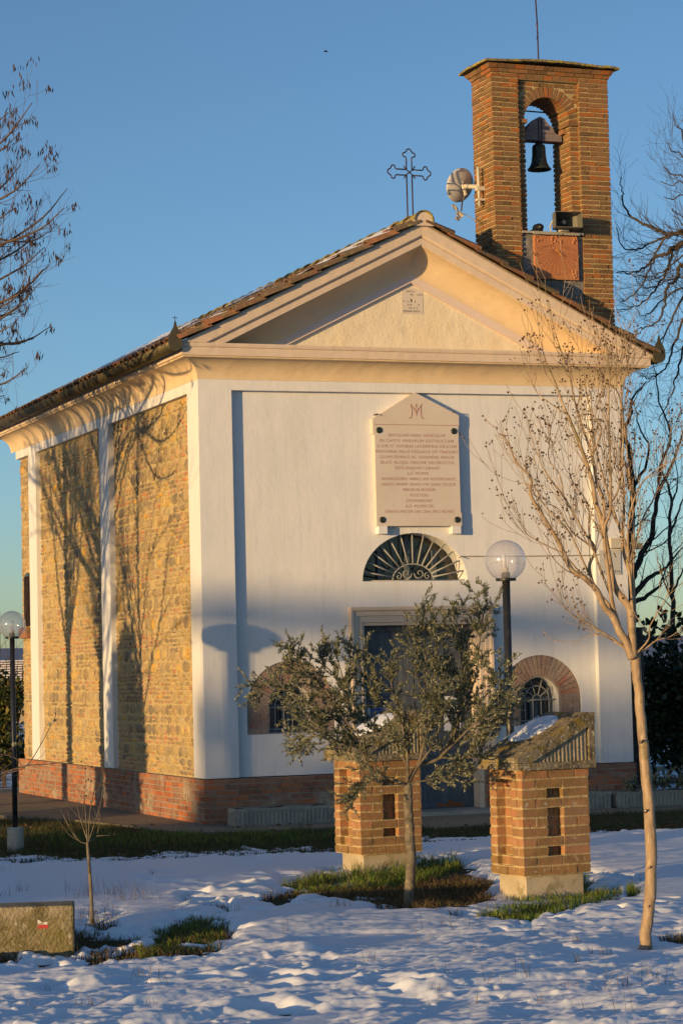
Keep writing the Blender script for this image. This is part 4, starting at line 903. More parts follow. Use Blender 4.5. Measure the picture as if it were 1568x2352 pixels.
# ------------------------------------------------------------------ shrines
def make_shrine():
    t = thing('brick_shrine', '', 'brick shrine', (0,0,0), group='brick shrine pillars on the snow')
    a, b_ = .61, .47; h0, h1 = .18, .99; nc = 11; ch = (h1-h0)/nc; m = .045
    g = MB(); g.box((m, m, -.15), (a-m, b_-m, h0+.002)); fixn(g.build('concrete_base', CONCL, t, local=True))
    dep = .078; co = MB(); br = MB()
    co.box((dep+.006, dep+.006, h0), (a-dep-.006, b_-dep-.006, h1))
    # inner layer bricks
    for (o, u, n, ln) in (((dep,dep,0),(1,0,0),(0,-1,0),a-2*dep), ((dep,b_-dep,0),(0,-1,0),(-1,0,0),b_-2*dep)):
        brick_rows(br, o, u, n, ln, h0, h1, h=ch, bl=.24, depth=.02, proud=0, gap=.011, jit=.0015)
    def seg(o, u, n, x0, x1, k, d0=dep):
        z = h0+k*ch; M = np.eye(4); M[:3,0] = u; M[:3,1] = -np.array(n); M[:3,2] = (0,0,1); M[:3,3] = o
        co.box((x0+.003, .006, z), (x1-.003, d0+.004, z+ch), 0, M)
        x = x0; odd = k % 2; first = True
        while x < x1-.001:
            ln = .24+rng.uniform(-.012,.012)
            if first and odd: ln = .12
            first = False
            x2 = min(x1, x+ln)
            if x1-x2 < .055: x2 = x1
            br.box((x+.007*(x > x0), rng.uniform(-.004,.005), z+.0075), (x2-.007*(x2 < x1), d0-.004, z+ch-.0075), .0032, M); x = x2
    oF, uF, nF = np.array((0,0,0.)), (1,0,0), (0,-1,0)
    oL, uL, nL = np.array((0,b_,0.)), (0,-1,0), (-1,0,0)
    rec = {1: None}
    for k in range(nc):                      # k counted from below
        kk = nc-1-k
        if kk in (2, 4, 5, 6, 8): seg(oF, uF, nF, 0, .225, k); seg(oF, uF, nF, .375, a, k)
        else: seg(oF, uF, nF, 0, a, k)
        # left face between dep and b_-0 (front row owns the corner)
        if kk in (0, nc-1): seg(oL, uL, nL, 0, b_-dep, k)
        elif kk == nc-2: seg(oL, uL, nL, 0, .10, k); seg(oL+np.array((.035,0,0)), uL, nL, .10, .31, k, .04); seg(oL, uL, nL, .31, b_-dep, k)
        else: seg(oL, uL, nL, 0, .10, k); seg(oL, uL, nL, .31, b_-dep, k)
        seg(np.array((a, dep, 0.)), (0,1,0), (1,0,0), 0, b_-dep, k); seg(np.array((a-dep, b_, 0.)), (-1,0,0), (0,1,0), 0, a-2*dep, k)
    fixn(co.build('mortar_body', MORTAR, t, local=True)); bb = fixn(br.build('bricks', MBRICK, t, local=True))
    # mono-pitch concrete cap
    x0, x1, y0, y1 = -.068, a+.040, -.055, b_+.055; zl, zh, th = h1+.095, h1+.425, .055
    g = MB(); g.box((x0, y0, h1), (x1, y1, h1+.055), .002)
    def roofslab(ya, yb5, zo=0, xr=x1):
        V = []
        for y in (ya, yb5):
            V += [(x0, y, h1+.057), (x0, y, zl), (xr-.07, y, zh), (xr, y, zh), (xr, y, zh-th-.03), (xr-.065, y, zh-th-.055), (x0+.13, y, h1+.057)]
        n = 7; g.add(V, [(i, (i+1) % n, n+(i+1) % n, n+i) for i in range(n)], None, [list(range(n))[::-1], list(range(n, 2*n))])
    roofslab(y0, y1)
    g.box((x1-.055, y0+.002, h1+.056), (x1-.003, y1-.002, zh-th-.02), .001)
    fixn(g.build('concrete_cap', LICHEN, t, local=True))
    g = MB(); prof_ = []
    xs = np.arange(x0+.16, x1-.05, .011)
    for i, x in enumerate(xs): 
        ztop = zl+(zh-zl)*(x-x0)/(x1-.07-x0)-th-.02; yy = y0+.03+.008*math.sin(i*math.pi/1.6)
        prof_.append(((x, yy, h1+.05), (x, yy, max(ztop, h1+.056)+.02)))
    V = [p for pr__ in prof_ for p in pr__]; g.add(V, [(2*i, 2*i+2, 2*i+3, 2*i+1) for i in range(len(prof_)-1)])
    V2 = [(x, y1-.03-(y-y0-.03), z) for x, y, z in V]; g.build('ribbed_gable', RIBS, t, local=True, smooth=True); g = MB(); g.add(V2, [(2*i, 2*i+1, 2*i+3, 2*i+2) for i in range(len(prof_)-1)])
    g.build('ribbed_gable', RIBS, t, local=True, smooth=True)
    # snow lying on the slope
    g = MB(); n = 20; U, Vv = np.meshgrid(np.linspace(0,1,n), np.linspace(0,1,n), indexing='ij')
    q = np.clip(1-((U-.5)**2+(Vv-.5)**2)*4, 0, 1)**.5*.035-.004
    x = x0+.22+U*.38+.0*Vv; y = y0+.20+Vv*(b_-.06)-U*.0; z = zl+(zh-zl)*(x-x0)/(x1-.07-x0)+q
    z = np.minimum(z, zh+q); i, j = np.meshgrid(np.arange(n-1), np.arange(n-1), indexing='ij'); aa = (i*n+j).ravel()
    g.add(np.stack([x, y, z], -1).reshape(-1, 3), np.stack([aa, aa+1, aa+n+1, aa+n], 1)); g.build('snow_cap', SNOW, t, local=True, smooth=True)
    return t
s1 = make_shrine()
def local_to(o, near_px, zc, ang):
    q = onp(near_px[0], near_px[1], 2, zc); o.location = (q[0], q[1], 0); o.rotation_euler = (0, 0, ang)
def copy_tree(o, parent=None):
    c = o.copy(); COL.objects.link(c); c.parent = parent
    for ch in [x for x in bpy.data.objects if x.parent == o]: copy_tree(ch, c)
    return c
s2 = copy_tree(s1)
local_to(s1, (1204, 2015), .18, math.radians(8)); local_to(s2, (830, 1965), .18, math.radians(8))
s1['label'] = 'brick shrine pillar with lichen covered concrete cap, standing clear of the olive'; s2['label'] = 'brick shrine pillar partly hidden behind the olive tree and its trunk'

# ------------------------------------------------------------------ lamps
def lamp(label, base, ctr, R, pr_, footblock):
    base, ctr = np.array(base), np.array(ctr); t = thing('street_lamp', label, 'street lamp', tuple(base), group='globe lamps on black poles')
    zt = ctr[2]-R*.93
    g = MB(); g.tube([base+np.array([0,0,.0]), np.array([ctr[0], ctr[1], zt])], pr_, 16); g.build('pole', POLE, t, smooth=True)
    g = MB(); g.lathe([(0,zt-.012),(R*.50,zt-.012),(R*.50,zt+.010),(0,zt+.010)], (ctr[0], ctr[1], 0), 24); g.lathe([(pr_*1.1,zt+.01),(pr_*1.1,zt+R*.34),(0,zt+R*.34)], (ctr[0], ctr[1], 0), 16); fixn(g.build('collar', BLACKP, t))
    g = MB(); g.lathe([(R*math.sin(t_), ctr[2]-R*math.cos(t_)) for t_ in np.linspace(.38, math.pi, 28)], (ctr[0], ctr[1], 0), 40); g.build('globe', GLOBE, t, smooth=True)
    g = MB(); zb = zt+R*.34; g.lathe([(0,zb),(R*.13,zb),(R*.15,zb+R*.12),(R*.13,zb+R*.24),(0,zb+R*.25)], (ctr[0], ctr[1], 0), 14); bo = fixn(g.build('bulb', PLAST, t, smooth=True))
    g = MB()
    for dx, dy in ((-.07,-.04),(.07,-.04),(-.07,.05),(.07,.05)): g.tube([(ctr[0]+dx*R*1.2, ctr[1]+dy*R, zb+R*.2), (ctr[0]+dx*R*1.2, ctr[1]+dy*R, zb+R*.88)], R*.045, 8)
    g.build('bulb_tubes', TUBEW, bo, smooth=True)
    if footblock:
        g = MB(); hb = .235; g.lathe([(.0,-.1),(.085,-.1),(.085,hb-.012),(.075,hb),(0,hb)], (base[0], base[1], 0), 20); fixn(g.build('concrete_footing', CONC, t, smooth=False))
lamp('black lamp post with clear globe standing near the door, behind the shrines', (.135, -8.24, -.02), (.130, -8.25, 2.689), .176, .034, False)
lamp('black lamp post with clear globe and concrete footing, left of the chapel', (-2.812, -2.35, 0), (-2.803, -2.30, 2.331), .144, .027, True)

# concrete block with trail mark
bk = thing('concrete_block', 'mossy concrete block with a white and red trail mark in the snow', 'concrete block', (-5.2, -11.5, 0))
q = onp(172, 2195, 2, 0); Mb = np.eye(4); a = math.radians(-15); Mb[:3,0] = (math.cos(a), math.sin(a), 0); Mb[:3,1] = (-math.sin(a), math.cos(a), 0); Mb[:3,3] = (q[0], q[1], 0)
g = MB(); nx_, nz_ = 40, 14; bw, bd, bh = 1.5, .30, .325
g.box((-bw, 0, -.1), (0, bd, bh), .004, Mb); bo = fixn(g.build('block', BLOCKM, bk))
bv = bo.modifiers.new('bevel', 'BEVEL'); bv.width = .012; bv.segments = 2
g = MB(); g.box((-.230,-.003,.205), (-.168,-.0005,.238), .002, Mb); fixn(g.build('white_trail_mark', PAINTW, bk)); g = MB(); g.box((-.235,-.003,.180), (-.165,-.0005,.204), .002, Mb); fixn(g.build('red_trail_mark', PAINTR, bk))

# ------------------------------------------------------------------ trees
def smooth_line(P, n=4):
    P = np.asarray(P, float); m = len(P)
    if m < 3: return P
    Pp = np.concatenate([[2*P[0]-P[1]], P, [2*P[-1]-P[-2]]]); out = []
    for i in range(m-1):
        p0, p1, p2, p3 = Pp[i:i+4]
        for t in np.linspace(0, 1, n, endpoint=False): out.append(.5*((2*p1)+(-p0+p2)*t+(2*p0-5*p1+4*p2-p3)*t*t+(-p0+3*p1-3*p2+p3)*t**3))
    out.append(P[-1]); return np.array(out)
def unit(v): return v/(np.linalg.norm(v)+1e-9)
def grow(mb, p, d, length, r, level, ends, up=.0, curl=.18, kids=(3, 5), seg=.12, rmin=.0018, ratio=.55, spread=.9, k=5):
    n = max(3, int(length/seg)); P = [p]; d = unit(d); 
    for i in range(n):
        d = unit(d+rng.normal(0, curl, 3)*.6+np.array([0, 0, up])*(1.0 if not callable(up) else 1)); P.append(P[-1]+d*length/n)
    P = np.array(P); R = np.linspace(r, max(rmin, r*.35), n+1); mb.tube(P, R, k if r > .006 else 4, cap=False)
    if level > 0:
        for _ in range(rng.integers(kids[0], kids[1]+1)):
            i = rng.integers(max(1, n//4), n+1); t = unit(P[i]-P[i-1]); s = rng.normal(0, 1, 3); s = unit(s-t*(s@t))
            grow(mb, P[i], unit(t+s*spread), length*rng.uniform(.4, .75), R[i]*ratio+.0006, level-1, ends, up, curl, kids, seg, rmin, ratio, spread, k)
    ends.append((P[-1], d, P))
def limb(mb, P, r0, r1, ends, tw=(.10, .35), per_m=5, level=1, up=.12, curl=.2, start=.15, k=8, jitter=.0, rr=.3, kids=(1, 3), spr=(.5, 1.1), ksp=.9):
    P = smooth_line(P, 5)
    if jitter: P[1:-1] += rng.normal(0, jitter, P[1:-1].shape)
    R = np.linspace(r0, r1, len(P)); mb.tube(P, R, k, cap=True)
    Ls = np.linalg.norm(np.diff(P, axis=0), axis=1); tot = Ls.sum(); n = int(tot*per_m); cum = np.concatenate([[0], np.cumsum(Ls)])
    for _ in range(n):
        f = rng.uniform(start, 1)*tot; i = min(len(P)-2, np.searchsorted(cum, f)-1); i = max(0, i); t = unit(P[i+1]-P[i]); s = rng.normal(0, 1, 3); s = unit(s-t*(s@t))
        grow(mb, P[i], unit(t+s*rng.uniform(*spr)), rng.uniform(*tw), max(.0016, R[i]*rr), level, ends, up, curl, kids, .05, .0014, .55, ksp)
    ends.append((P[-1], unit(P[-1]-P[-2]), P[-4:]))
def C8(c, dist, dz=0):    # crop coordinates of the right hand side of the photograph
    return at((1250+c[0]/2.7)/1.0887, (780+c[1]/2.7)/1.0887, dist+dz)
def capsules(mb, ends, prob, size, n=(1, 3), droop=0):
    for e, d, Pp in ends:
        if rng.random() > prob: continue
        for _ in range(rng.integers(n[0], n[1]+1)):
            c = e+rng.normal(0, size*1.6, 3); r = size*rng.uniform(.7, 1.2)
            if droop: # hanging pods
                ln = size*rng.uniform(3, 5); a = rng.uniform(0, 6.28); wv = np.array([math.cos(a), math.sin(a), 0])*size*.45; dn_ = np.array([rng.normal(0,.25), rng.normal(0,.25), -1])*ln
                mb.add([c, c+dn_*.5+wv, c+dn_, c+dn_*.5-wv, c+dn_*.5+np.cross(wv, [0,0,1])*.6], None, [(0,1,4),(1,2,4),(2,3,4),(3,0,4),(0,3,1),(1,3,2)])
            else: mb.add(c+r*np.array([(1,0,0),(-1,0,0),(0,1,0),(0,-1,0),(0,0,1),(0,0,-1)]), None, [(0,2,4),(2,1,4),(1,3,4),(3,0,4),(2,0,5),(1,2,5),(3,1,5),(0,3,5)])

# crape myrtle, front right
my = thing('bare_tree', 'smooth pale barked bare tree with upright twigs and seed capsules in front of the chapel', 'tree', tuple(onp(1480, 2182, 2, 0)))
D0 = 15.47; tr = MB(); cr_ = MB(); ends = []
tp = [(1480,2190),(1484,2130),(1491,2060),(1494,1950),(1489,1860),(1480,1760),(1471,1650),(1462,1560),(1456,1500)]
tp3 = smooth_line([at(x, y, D0+.004*i) for i, (x, y) in enumerate(tp)], 5); rr_ = np.interp(np.linspace(0, 1, len(tp3)), [0,.05,.4,.9,1], [.045,.037,.036,.030,.036])
rr_ = rr_*(1+rng.normal(0,.022,len(rr_))); rr_[:2] *= 1.12
tr.tube(tp3+rng.normal(0,.0022,tp3.shape), rr_, 14)
for kx, ky in ((1493,1990),(1484,1860),(1474,1700),(1490,2080)):
    kp = at(kx, ky, D0-.03); tr.tube([kp+np.array([0,.02,-.01]), kp+np.array([-.012,-.012,.0])], [.014,.004], 7)
tr.build('trunk', MYRT, my, smooth=True)
limbs = [
 ([(890,2340),(850,2230),(800,2150),(762,2060),(700,1990),(650,1880),(560,1790),(480,1740),(400,1570),(300,1400),(205,1240),(205,1120),(110,1020),(60,900),(25,830)], .034,.003, -.25),
 ([(800,2160),(775,2080),(730,1980),(640,1870),(600,1720),(640,1600),(560,1480),(430,1250),(330,1120),(270,1010),(250,880)], .022,.003, .2),
 ([(895,2330),(890,2200),(880,2050),(860,1980),(770,1850),(720,1600),(690,1430),(640,1280),(620,1150),(560,960),(490,780),(420,620),(380,500),(300,310),(270,180)], .034,.003, .05),
 ([(692,1440),(700,1300),(650,1150),(620,970),(540,740),(490,560),(470,440),(400,240),(350,60)], .016,.003, .25),
 ([(800,2120),(760,1990),(740,1850),(700,1500),(740,1350),(745,1180),(735,900),(730,560),(740,400),(700,140)], .022,.003, -.3),
 ([(895,2200),(900,2030),(880,1800),(830,1620),(825,1500),(835,1250),(810,1000),(815,760),(800,560),(700,440),(650,300)], .020,.003, .35),
 ([(880,2000),(900,1850),(870,1650),(800,1450),(750,1300),(690,1100),(640,900),(600,640),(560,400),(545,90)], .016,.0025, .1),
 ([(900,2200),(905,1950),(880,1700),(960,1400),(1040,1250),(1100,1050),(1160,750)], .016,.003, .4),
 ([(900,2100),(860,1500),(930,1200),(1060,1060),(1235,970)], .012,.003, -.3),
 ([(880,2290),(750,2200),(600,2110),(480,2040),(420,1960),(400,1860)], .012,.002, -.35),
 ([(880,2300),(700,2190),(560,2200),(480,2262)], .007,.0015, .2),
 ([(920,2300),(960,2290),(1050,2220),(1150,2190),(1240,2120)], .012,.003, .2),
 ([(925,2300),(1000,2210),(1010,2120),(1080,2000),(1140,1880)], .009,.002, -.2),
 ([(652,1880),(560,1690),(460,1480),(300,1310),(240,1200),(140,1150)], .012,.002, .4),
 ([(640,1600),(480,1480),(400,1340),(330,1300),(290,1300)], .008,.002, -.2),
 ([(560,1790),(430,1640),(320,1580),(180,1500),(110,1380)], .009,.002, -.1),
 ([(440,690),(300,590),(230,520),(190,410)], .006,.0015, .1),
 ([(430,1250),(400,1100),(330,1000),(330,880),(340,760)], .007,.002, .2),
 ([(620,970),(680,800),(640,700),(690,500),(720,300)], .009,.002, -.1),
 ([(740,1300),(800,1180),(830,900),(820,600),(850,400),(880,200)], .010,.002, .2),
 ([(740,1900),(660,1700),(600,1500),(590,1300),(480,1130),(460,980)], .012,.002, .3),
 ([(890,1900),(900,1500),(880,1200),(830,700),(810,420),(860,180)], .012,.002, -.15)]
for pts, r0, r1, dz in limbs:
    n = len(pts); P3 = [C8(c, D0, dz*(i/n)) for i, c in enumerate(pts)]
    limb(cr_, P3, r0*(.72 if r0 < .03 else .85), r1*.7, ends, tw=(.12,.40), per_m=12 if r0 < .03 else 9, level=1, up=.14, curl=.07, start=.28, k=9, rr=.28, kids=(2, 4), spr=(.25,.7), ksp=.55)
cr_.build('branches', MYRT, my, smooth=True)
g = MB(); capsules(g, ends, .7, .0078, (1, 3)); g.build('seed_capsules', POD, my)

# olive
ol = thing('olive_tree', 'young olive tree with grey green leaves in front of the chapel door', 'olive tree', tuple(onp(937, 2082, 2, 0)))
D1 = 18.5; tr = MB(); ends = []
def O(x, y, dz=0): return at(x, y, D1+dz)
tp3 = smooth_line([O(938,2090), O(940,2050), O(943,1980), O(940,1900), O(937,1840), O(935,1800)], 5); tr.tube(tp3+rng.normal(0,.003,tp3.shape), np.interp(np.linspace(0,1,len(tp3)), [0,.1,1], [.052,.040,.033]), 12); tr.build('trunk', BARKO, ol, smooth=True)
cr_ = MB()
olimbs = [([(935,1805),(900,1790),(850,1770),(825,1700),(800,1620),(785,1550),(770,1500)],.020,0),
 ([(937,1800),(960,1760),(1010,1740),(1040,1680),(1060,1600),(1060,1520),(1050,1440),(1040,1400)],.022,.2),
 ([(935,1800),(935,1740),(920,1650),(900,1580),(890,1520)],.018,-.2),
 ([(1010,1740),(1060,1690),(1110,1640),(1140,1600),(1150,1540)],.012,-.2),
 ([(1040,1690),(1090,1560),(1100,1480),(1110,1410),(1118,1385)],.012,.1),
 ([(825,1700),(780,1660),(720,1620),(670,1590),(620,1580),(585,1590)],.012,.1),
 ([(820,1700),(760,1600),(700,1540),(680,1500),(670,1480)],.010,-.2),
 ([(850,1770),(780,1720),(730,1690),(700,1700),(690,1730)],.008,.2),
 ([(935,1800),(890,1800),(840,1780),(820,1830)],.008,-.2),
 ([(937,1800),(990,1790),(1040,1780),(1060,1760)],.008,-.15),
 ([(960,1760),(985,1650),(980,1560),(975,1480),(970,1430)],.014,-.3),
 ([(935,1760),(900,1700),(860,1680),(820,1640)],.009,.25),([(960,1760),(1000,1700),(1010,1640),(1000,1590)],.010,-.25),([(1010,1740),(1080,1740),(1120,1700),(1140,1660)],.008,.1),([(825,1720),(770,1700),(700,1640),(680,1600)],.008,-.25),
 ([(920,1650),(860,1600),(830,1540),(820,1490)],.010,.25),
 ([(1060,1600),(1010,1540),(1000,1480),(1010,1440)],.009,.3),
 ([(780,1560),(740,1520),(730,1480)],.007,.1),
 ([(1060,1700),(1110,1660),(1150,1640),(1175,1600)],.007,.3)]
for pts, r0, dz in olimbs:
    n = len(pts); limb(cr_, [O(x, y, dz*i/n*1.3) for i, (x, y) in enumerate(pts)], r0*.8, .0025, ends, tw=(.07,.22), per_m=34, level=1, up=.05, curl=.2, start=.22, k=7, rr=.3, kids=(2, 4))
cr_.build('branches', BARKO, ol, smooth=True)
def leaves_on(mb, ends, size, per_m=60, wr=.20, fan=.8, maxn=20000):
    c = 0
    for e, d, Pp in ends:
        Pp = np.asarray(Pp); Ls = np.linalg.norm(np.diff(Pp, axis=0), axis=1).sum(); n = max(3, int(Ls*per_m))
        for f in rng.uniform(.15, 1, n):
            x = f*(len(Pp)-1); i = min(len(Pp)-2, int(x)); p = Pp[i]+(Pp[i+1]-Pp[i])*(x-i); t = unit(Pp[i+1]-Pp[i]); s = rng.normal(0, 1, 3); s = unit(s-t*(s@t))
            ax = unit(t*rng.uniform(.4, 1)+s*fan+np.array([0,0,.15])); l = size*rng.uniform(.6, 1.2); wv = unit(np.cross(ax, rng.normal(0, 1, 3)))*l*wr; nn = np.cross(ax, wv)*.25
            mb.add([p, p+ax*l*.35+wv+nn, p+ax*l*.75+wv*.8+nn, p+ax*l, p+ax*l*.75-wv*.8+nn, p+ax*l*.35-wv+nn], [(0,1,2,3),(0,3,4,5)]); c += 1
    return c
g = MB(); leaves_on(g, ends, .031, 210, .14, .6); g.build('foliage', OLEAF, ol)

# sapling in front left
sp = thing('sapling', 'thin bare sapling with a few dark seed heads beside the concrete block', 'sapling', tuple(onp(213, 2128, 2, 0)))
D2 = 17.72; tr = MB(); ends = []
tp3 = smooth_line([at(x, y, D2) for x, y in ((213,2130),(211,2080),(207,2010),(203,1960),(201,1935))], 5); tr.tube(tp3, np.linspace(.015,.010,len(tp3)), 8); tr.build('trunk', BARKO, sp, smooth=True)
g = MB()
for pts, dz in (([(201,1938),(180,1930),(160,1900),(145,1870),(140,1860)],0), ([(201,1938),(198,1880),(195,1830),(200,1790)],.1), ([(203,1935),(215,1900),(230,1850),(240,1800)],-.1), ([(203,1935),(222,1920),(228,1890),(232,1840)],.15), ([(201,1930),(185,1880),(175,1840)],.2), ([(203,1935),(208,1860),(222,1790),(215,1760)],-.2), ([(222,1920),(260,1918)],0)):
    limb(g, [at(x, y, D2+dz*i/len(pts)) for i, (x, y) in enumerate(pts)], .0045, .0013, ends, tw=(.08,.3), per_m=7, level=0, up=.15, curl=.12, start=.2, k=6, rr=.35)
g.build('branches', BARKO, sp, smooth=True); g = MB(); capsules(g, ends, .5, .009, (1, 2)); g.build('seed_heads', POD, sp)

# locust on the left, trunk outside the frame
lc = thing('locust_tree', 'leafless locust tree with hanging brown seed pods, branches reaching in beside the roof', 'tree', (-6.9, 1.2, 0))
g = MB(); base = np.array([-6.9, 1.2, 0]); top = np.array([-6.7, 1.1, 5.0])
tb_ = MB(); tl = smooth_line([base, base+np.array([.05,.05,1.6]), base+np.array([-.05,0,3.2]), top], 4); tb_.tube(tl, np.linspace(.19,.12,len(tl)), 12); tb_.build('trunk', BARKL, lc, smooth=True)
ends = []; inview = [(95,228,0),(190,425,.5),(115,370,-.5),(60,300,.4),(182,470,-.3),(128,560,.2),(150,520,.9),(118,640,-.4),(145,742,.3),(84,835,-.6),(112,525,.5),(75,690,.8),(30,250,-.8),(125,610,-.9),(60,800,.4),(100,770,.0),(140,600,.7),(40,560,.9),(90,640,-1),(50,470,-.5),(65,370,.9),(45,740,-1.1),(20,850,.3),(12,1000,-.4),(20,900,.5)]
for x, y, dz in inview:
    e = at(x*.85-6, y+8, 28.4+dz*1.5); st = top+np.array([rng.normal(0,.15), rng.normal(0,.15), rng.uniform(-1.8, 2.0)]); st[0] = base[0]+.2
    tv = e-st; m1 = st+tv*.35+np.array([0,0,.35+rng.uniform(0,.5)]); m2 = st+tv*.7+np.array([0,0,rng.uniform(-.15,.15)]); m3 = st+tv*.92+np.array([0,0,-.14])
    limb(g, [st, m1, m2, m3, e], .035, .0045, ends, tw=(.2,.55), per_m=5, level=1, up=.16, curl=.20, start=.45, k=7, rr=.35, kids=(1, 3))
for k in range(20):
    a = rng.uniform(0, 2*math.pi); h = rng.uniform(2.6, 6.5); st = np.array([base[0], base[1], h]); ln = rng.uniform(2.5, 5)
    dirv = np.array([math.cos(a), math.sin(a), rng.uniform(.3, 1.2)]); 
    if math.cos(a) > .3 and math.sin(a) < -.2: continue
    limb(g, [st, st+dirv*ln*.35, st+dirv*ln*.7+np.array([0,0,.2]), st+dirv*ln], .06, .008, ends, tw=(.4,1.1), per_m=5, level=1, up=.1, curl=.2, start=.3, k=6, rr=.35, kids=(2, 4))
tl = smooth_line([top, top+np.array([.1,.0,1.5]), top+np.array([.0,.1,3.4]), top+np.array([.2,0,5.0])], 4); g.tube(tl, np.linspace(.12,.03,len(tl)), 8)
g.build('branches', BARKL, lc, smooth=True)
g = MB(); capsules(g, ends, .24, .020, (4, 13), droop=1); g.build('seed_pods', mat('dark_pod', (.1,.05,.03), .9, island=[(.035,.024,.024),(.055,.034,.03),(.085,.045,.035)]), lc)

# dark trees behind on the right
def dark_tree(label, base, dist, limbs_px, conv, r0, tw, per_m, up, extra=0, level=2, name='bare_tree'):
    t = thing(name, label, 'tree', tuple(base), group='bare trees behind the chapel'); g = MB(); ends = []
    for pts, ra, dz in limbs_px:
        limb(g, [conv(c, dist, dz*i/len(pts)) for i, c in enumerate(pts)], ra*.8, max(.005, ra*.12), ends, tw=tw, per_m=per_m, level=level, up=up, curl=.2, start=.12, k=8, rr=.28, kids=(2, 3), jitter=.01)
    g.build('branches', BARKD, t, smooth=True); return t, g
D3 = 36.0; bpt = C8((900,2130), D3); 
tr = MB(); t1, _ = dark_tree('dark bare tree with thick forked limbs rising behind the right chapel corner', (bpt[0], bpt[1], 0), D3, [
 ([(905,2100),(870,1750),(885,1400),(892,1150),(870,950),(840,800),(882,680),(890,590),(985,470)],.085,.6),
 ([(885,1800),(940,1670),(1030,1480),(1060,1250),(1170,1000),(1240,780)],.075,-.5), ([(895,1920),(1000,1800),(1120,1720),(1240,1580)],.06,.5), ([(900,1960),(1050,1870),(1120,1740)],.05,-.4),
 ([(900,1180),(1000,970),(935,760),(890,590)],.03,.5), ([(1060,1240),(1080,1050),(1150,820),(1080,640),(1050,440),(1020,320)],.03,-.8), ([(870,1200),(835,1000),(800,900)],.03,.2)], C8, .1, (.25,.8), 4.2, .06)
g = MB(); g.tube(smooth_line([(bpt[0]-.02, bpt[1], -.1), (bpt[0], bpt[1], bpt[2]*.6), bpt], 4), .13, 10); g.build('trunk', BARKD, t1, smooth=True)
D4 = 42.0; bp2 = C8((1160,2125), D4)
t2, _ = dark_tree('thinner dark bare tree with an upright stem further right behind the hedge', (bp2[0], bp2[1], 0), D4, [([(1160,2130),(1165,1900),(1140,1500),(1150,1250),(1090,1050),(1100,900)],.06,.3), ([(1165,1900),(1230,1750),(1290,1600)],.03,.3), ([(1140,1500),(1220,1300),(1270,1100)],.03,-.3), ([(1160,1950),(1100,1800),(1060,1650)],.025,.3), ([(1150,1300),(1200,1150),(1160,900)],.02,.3)], C8, .1, (.3,.9), 4, .05)
g = MB(); g.tube(smooth_line([(bp2[0], bp2[1], -.1), (bp2[0], bp2[1], bp2[2]*.6), bp2], 4), .08, 8); g.build('trunk', BARKD, t2, smooth=True)
def CR(c, dist, dz=0): return at((1540+c[0]/3.617)/1.0887, (250+c[1]/3.617)/1.0887, dist+dz)
D5 = 31.5; b5 = at(1900, 1700, D5); hub = at(1850, 700, D5); hub2 = at(1880, 950, D5)
lim5 = []
def L5(pts, r, dz=0): lim5.append((pts, r, dz))
hubc = ((1850*1.0887-1540)*3.617, (700*1.0887-250)*3.617); hc2 = ((1880*1.0887-1540)*3.617, (980*1.0887-250)*3.617)
L5([hubc,(900,1290),(620,1190),(545,1215),(410,1190),(240,1120),(90,1000),(50,850),(45,700)],.045)
L5([hubc,(900,1350),(604,1310),(450,1390),(360,1420),(280,1500),(150,1560),(0,1560)],.05,.3)
L5([hc2,(900,1750),(604,1500),(540,1620),(460,1700),(430,1850),(380,2000),(280,2050),(160,2090)],.04,-.3)
L5([hubc,(800,1250),(500,1220),(380,1260),(200,1340),(60,1330),(0,1150)],.03,.5); L5([hubc,(850,1300),(480,1230),(330,1450),(250,1640),(100,1810),(30,1820)],.026,-.5)
L5([hubc,(850,1300),(560,1300),(470,1500),(400,1640),(300,1780),(150,1880),(0,1900)],.03,.8); L5([hubc,(750,700),(604,300),(540,240),(510,120)],.02,.3)
L5([hubc,(800,700),(604,500),(500,460),(460,390)],.018,-.3); L5([hubc,(800,900),(604,700),(510,680),(430,610)],.018,.5); L5([hubc,(800,1000),(604,870),(500,890),(425,875)],.018,-.2); L5([hubc,(800,900),(604,740),(500,770),(400,735)],.016,.2)
L5([hubc,(800,1200),(604,1060),(520,1000),(500,990)],.014,.2); L5([hc2,(900,1900),(650,1750),(560,1850),(450,2100),(380,2200),(300,2330)],.03,.4); L5([hc2,(900,2000),(650,1950),(520,2200),(460,2400),(330,2500),(200,2500)],.03,-.4); L5([hc2,(900,2200),(640,2200),(560,2450),(480,2700),(380,2900)],.03,.2)
L5([hc2,(800,1700),(620,1600),(440,1640),(260,1700),(150,1580)],.02,.6); L5([hubc,(800,1350),(640,1380),(420,1560),(300,1600),(140,1580)],.02,-.8); L5([hc2,(800,1900),(620,1700),(420,1800),(330,1900),(240,1950),(180,1890)],.02,.9)
t3, _ = dark_tree('dark bare tree with drooping twiggy branches reaching in beside the bell tower', (b5[0], b5[1], 0), D5, lim5, CR, .1, (.18,.6), 13, .10, level=1)
g = MB(); g.tube(smooth_line([(b5[0], b5[1], -.1), (b5[0], b5[1], 2.0), hub2, hub, hub+np.array([.2,.3,2.0])], 4), np.linspace(.2,.07,17), 10); g.build('trunk', BARKD, t3, smooth=True)
g = MB(); ends = []
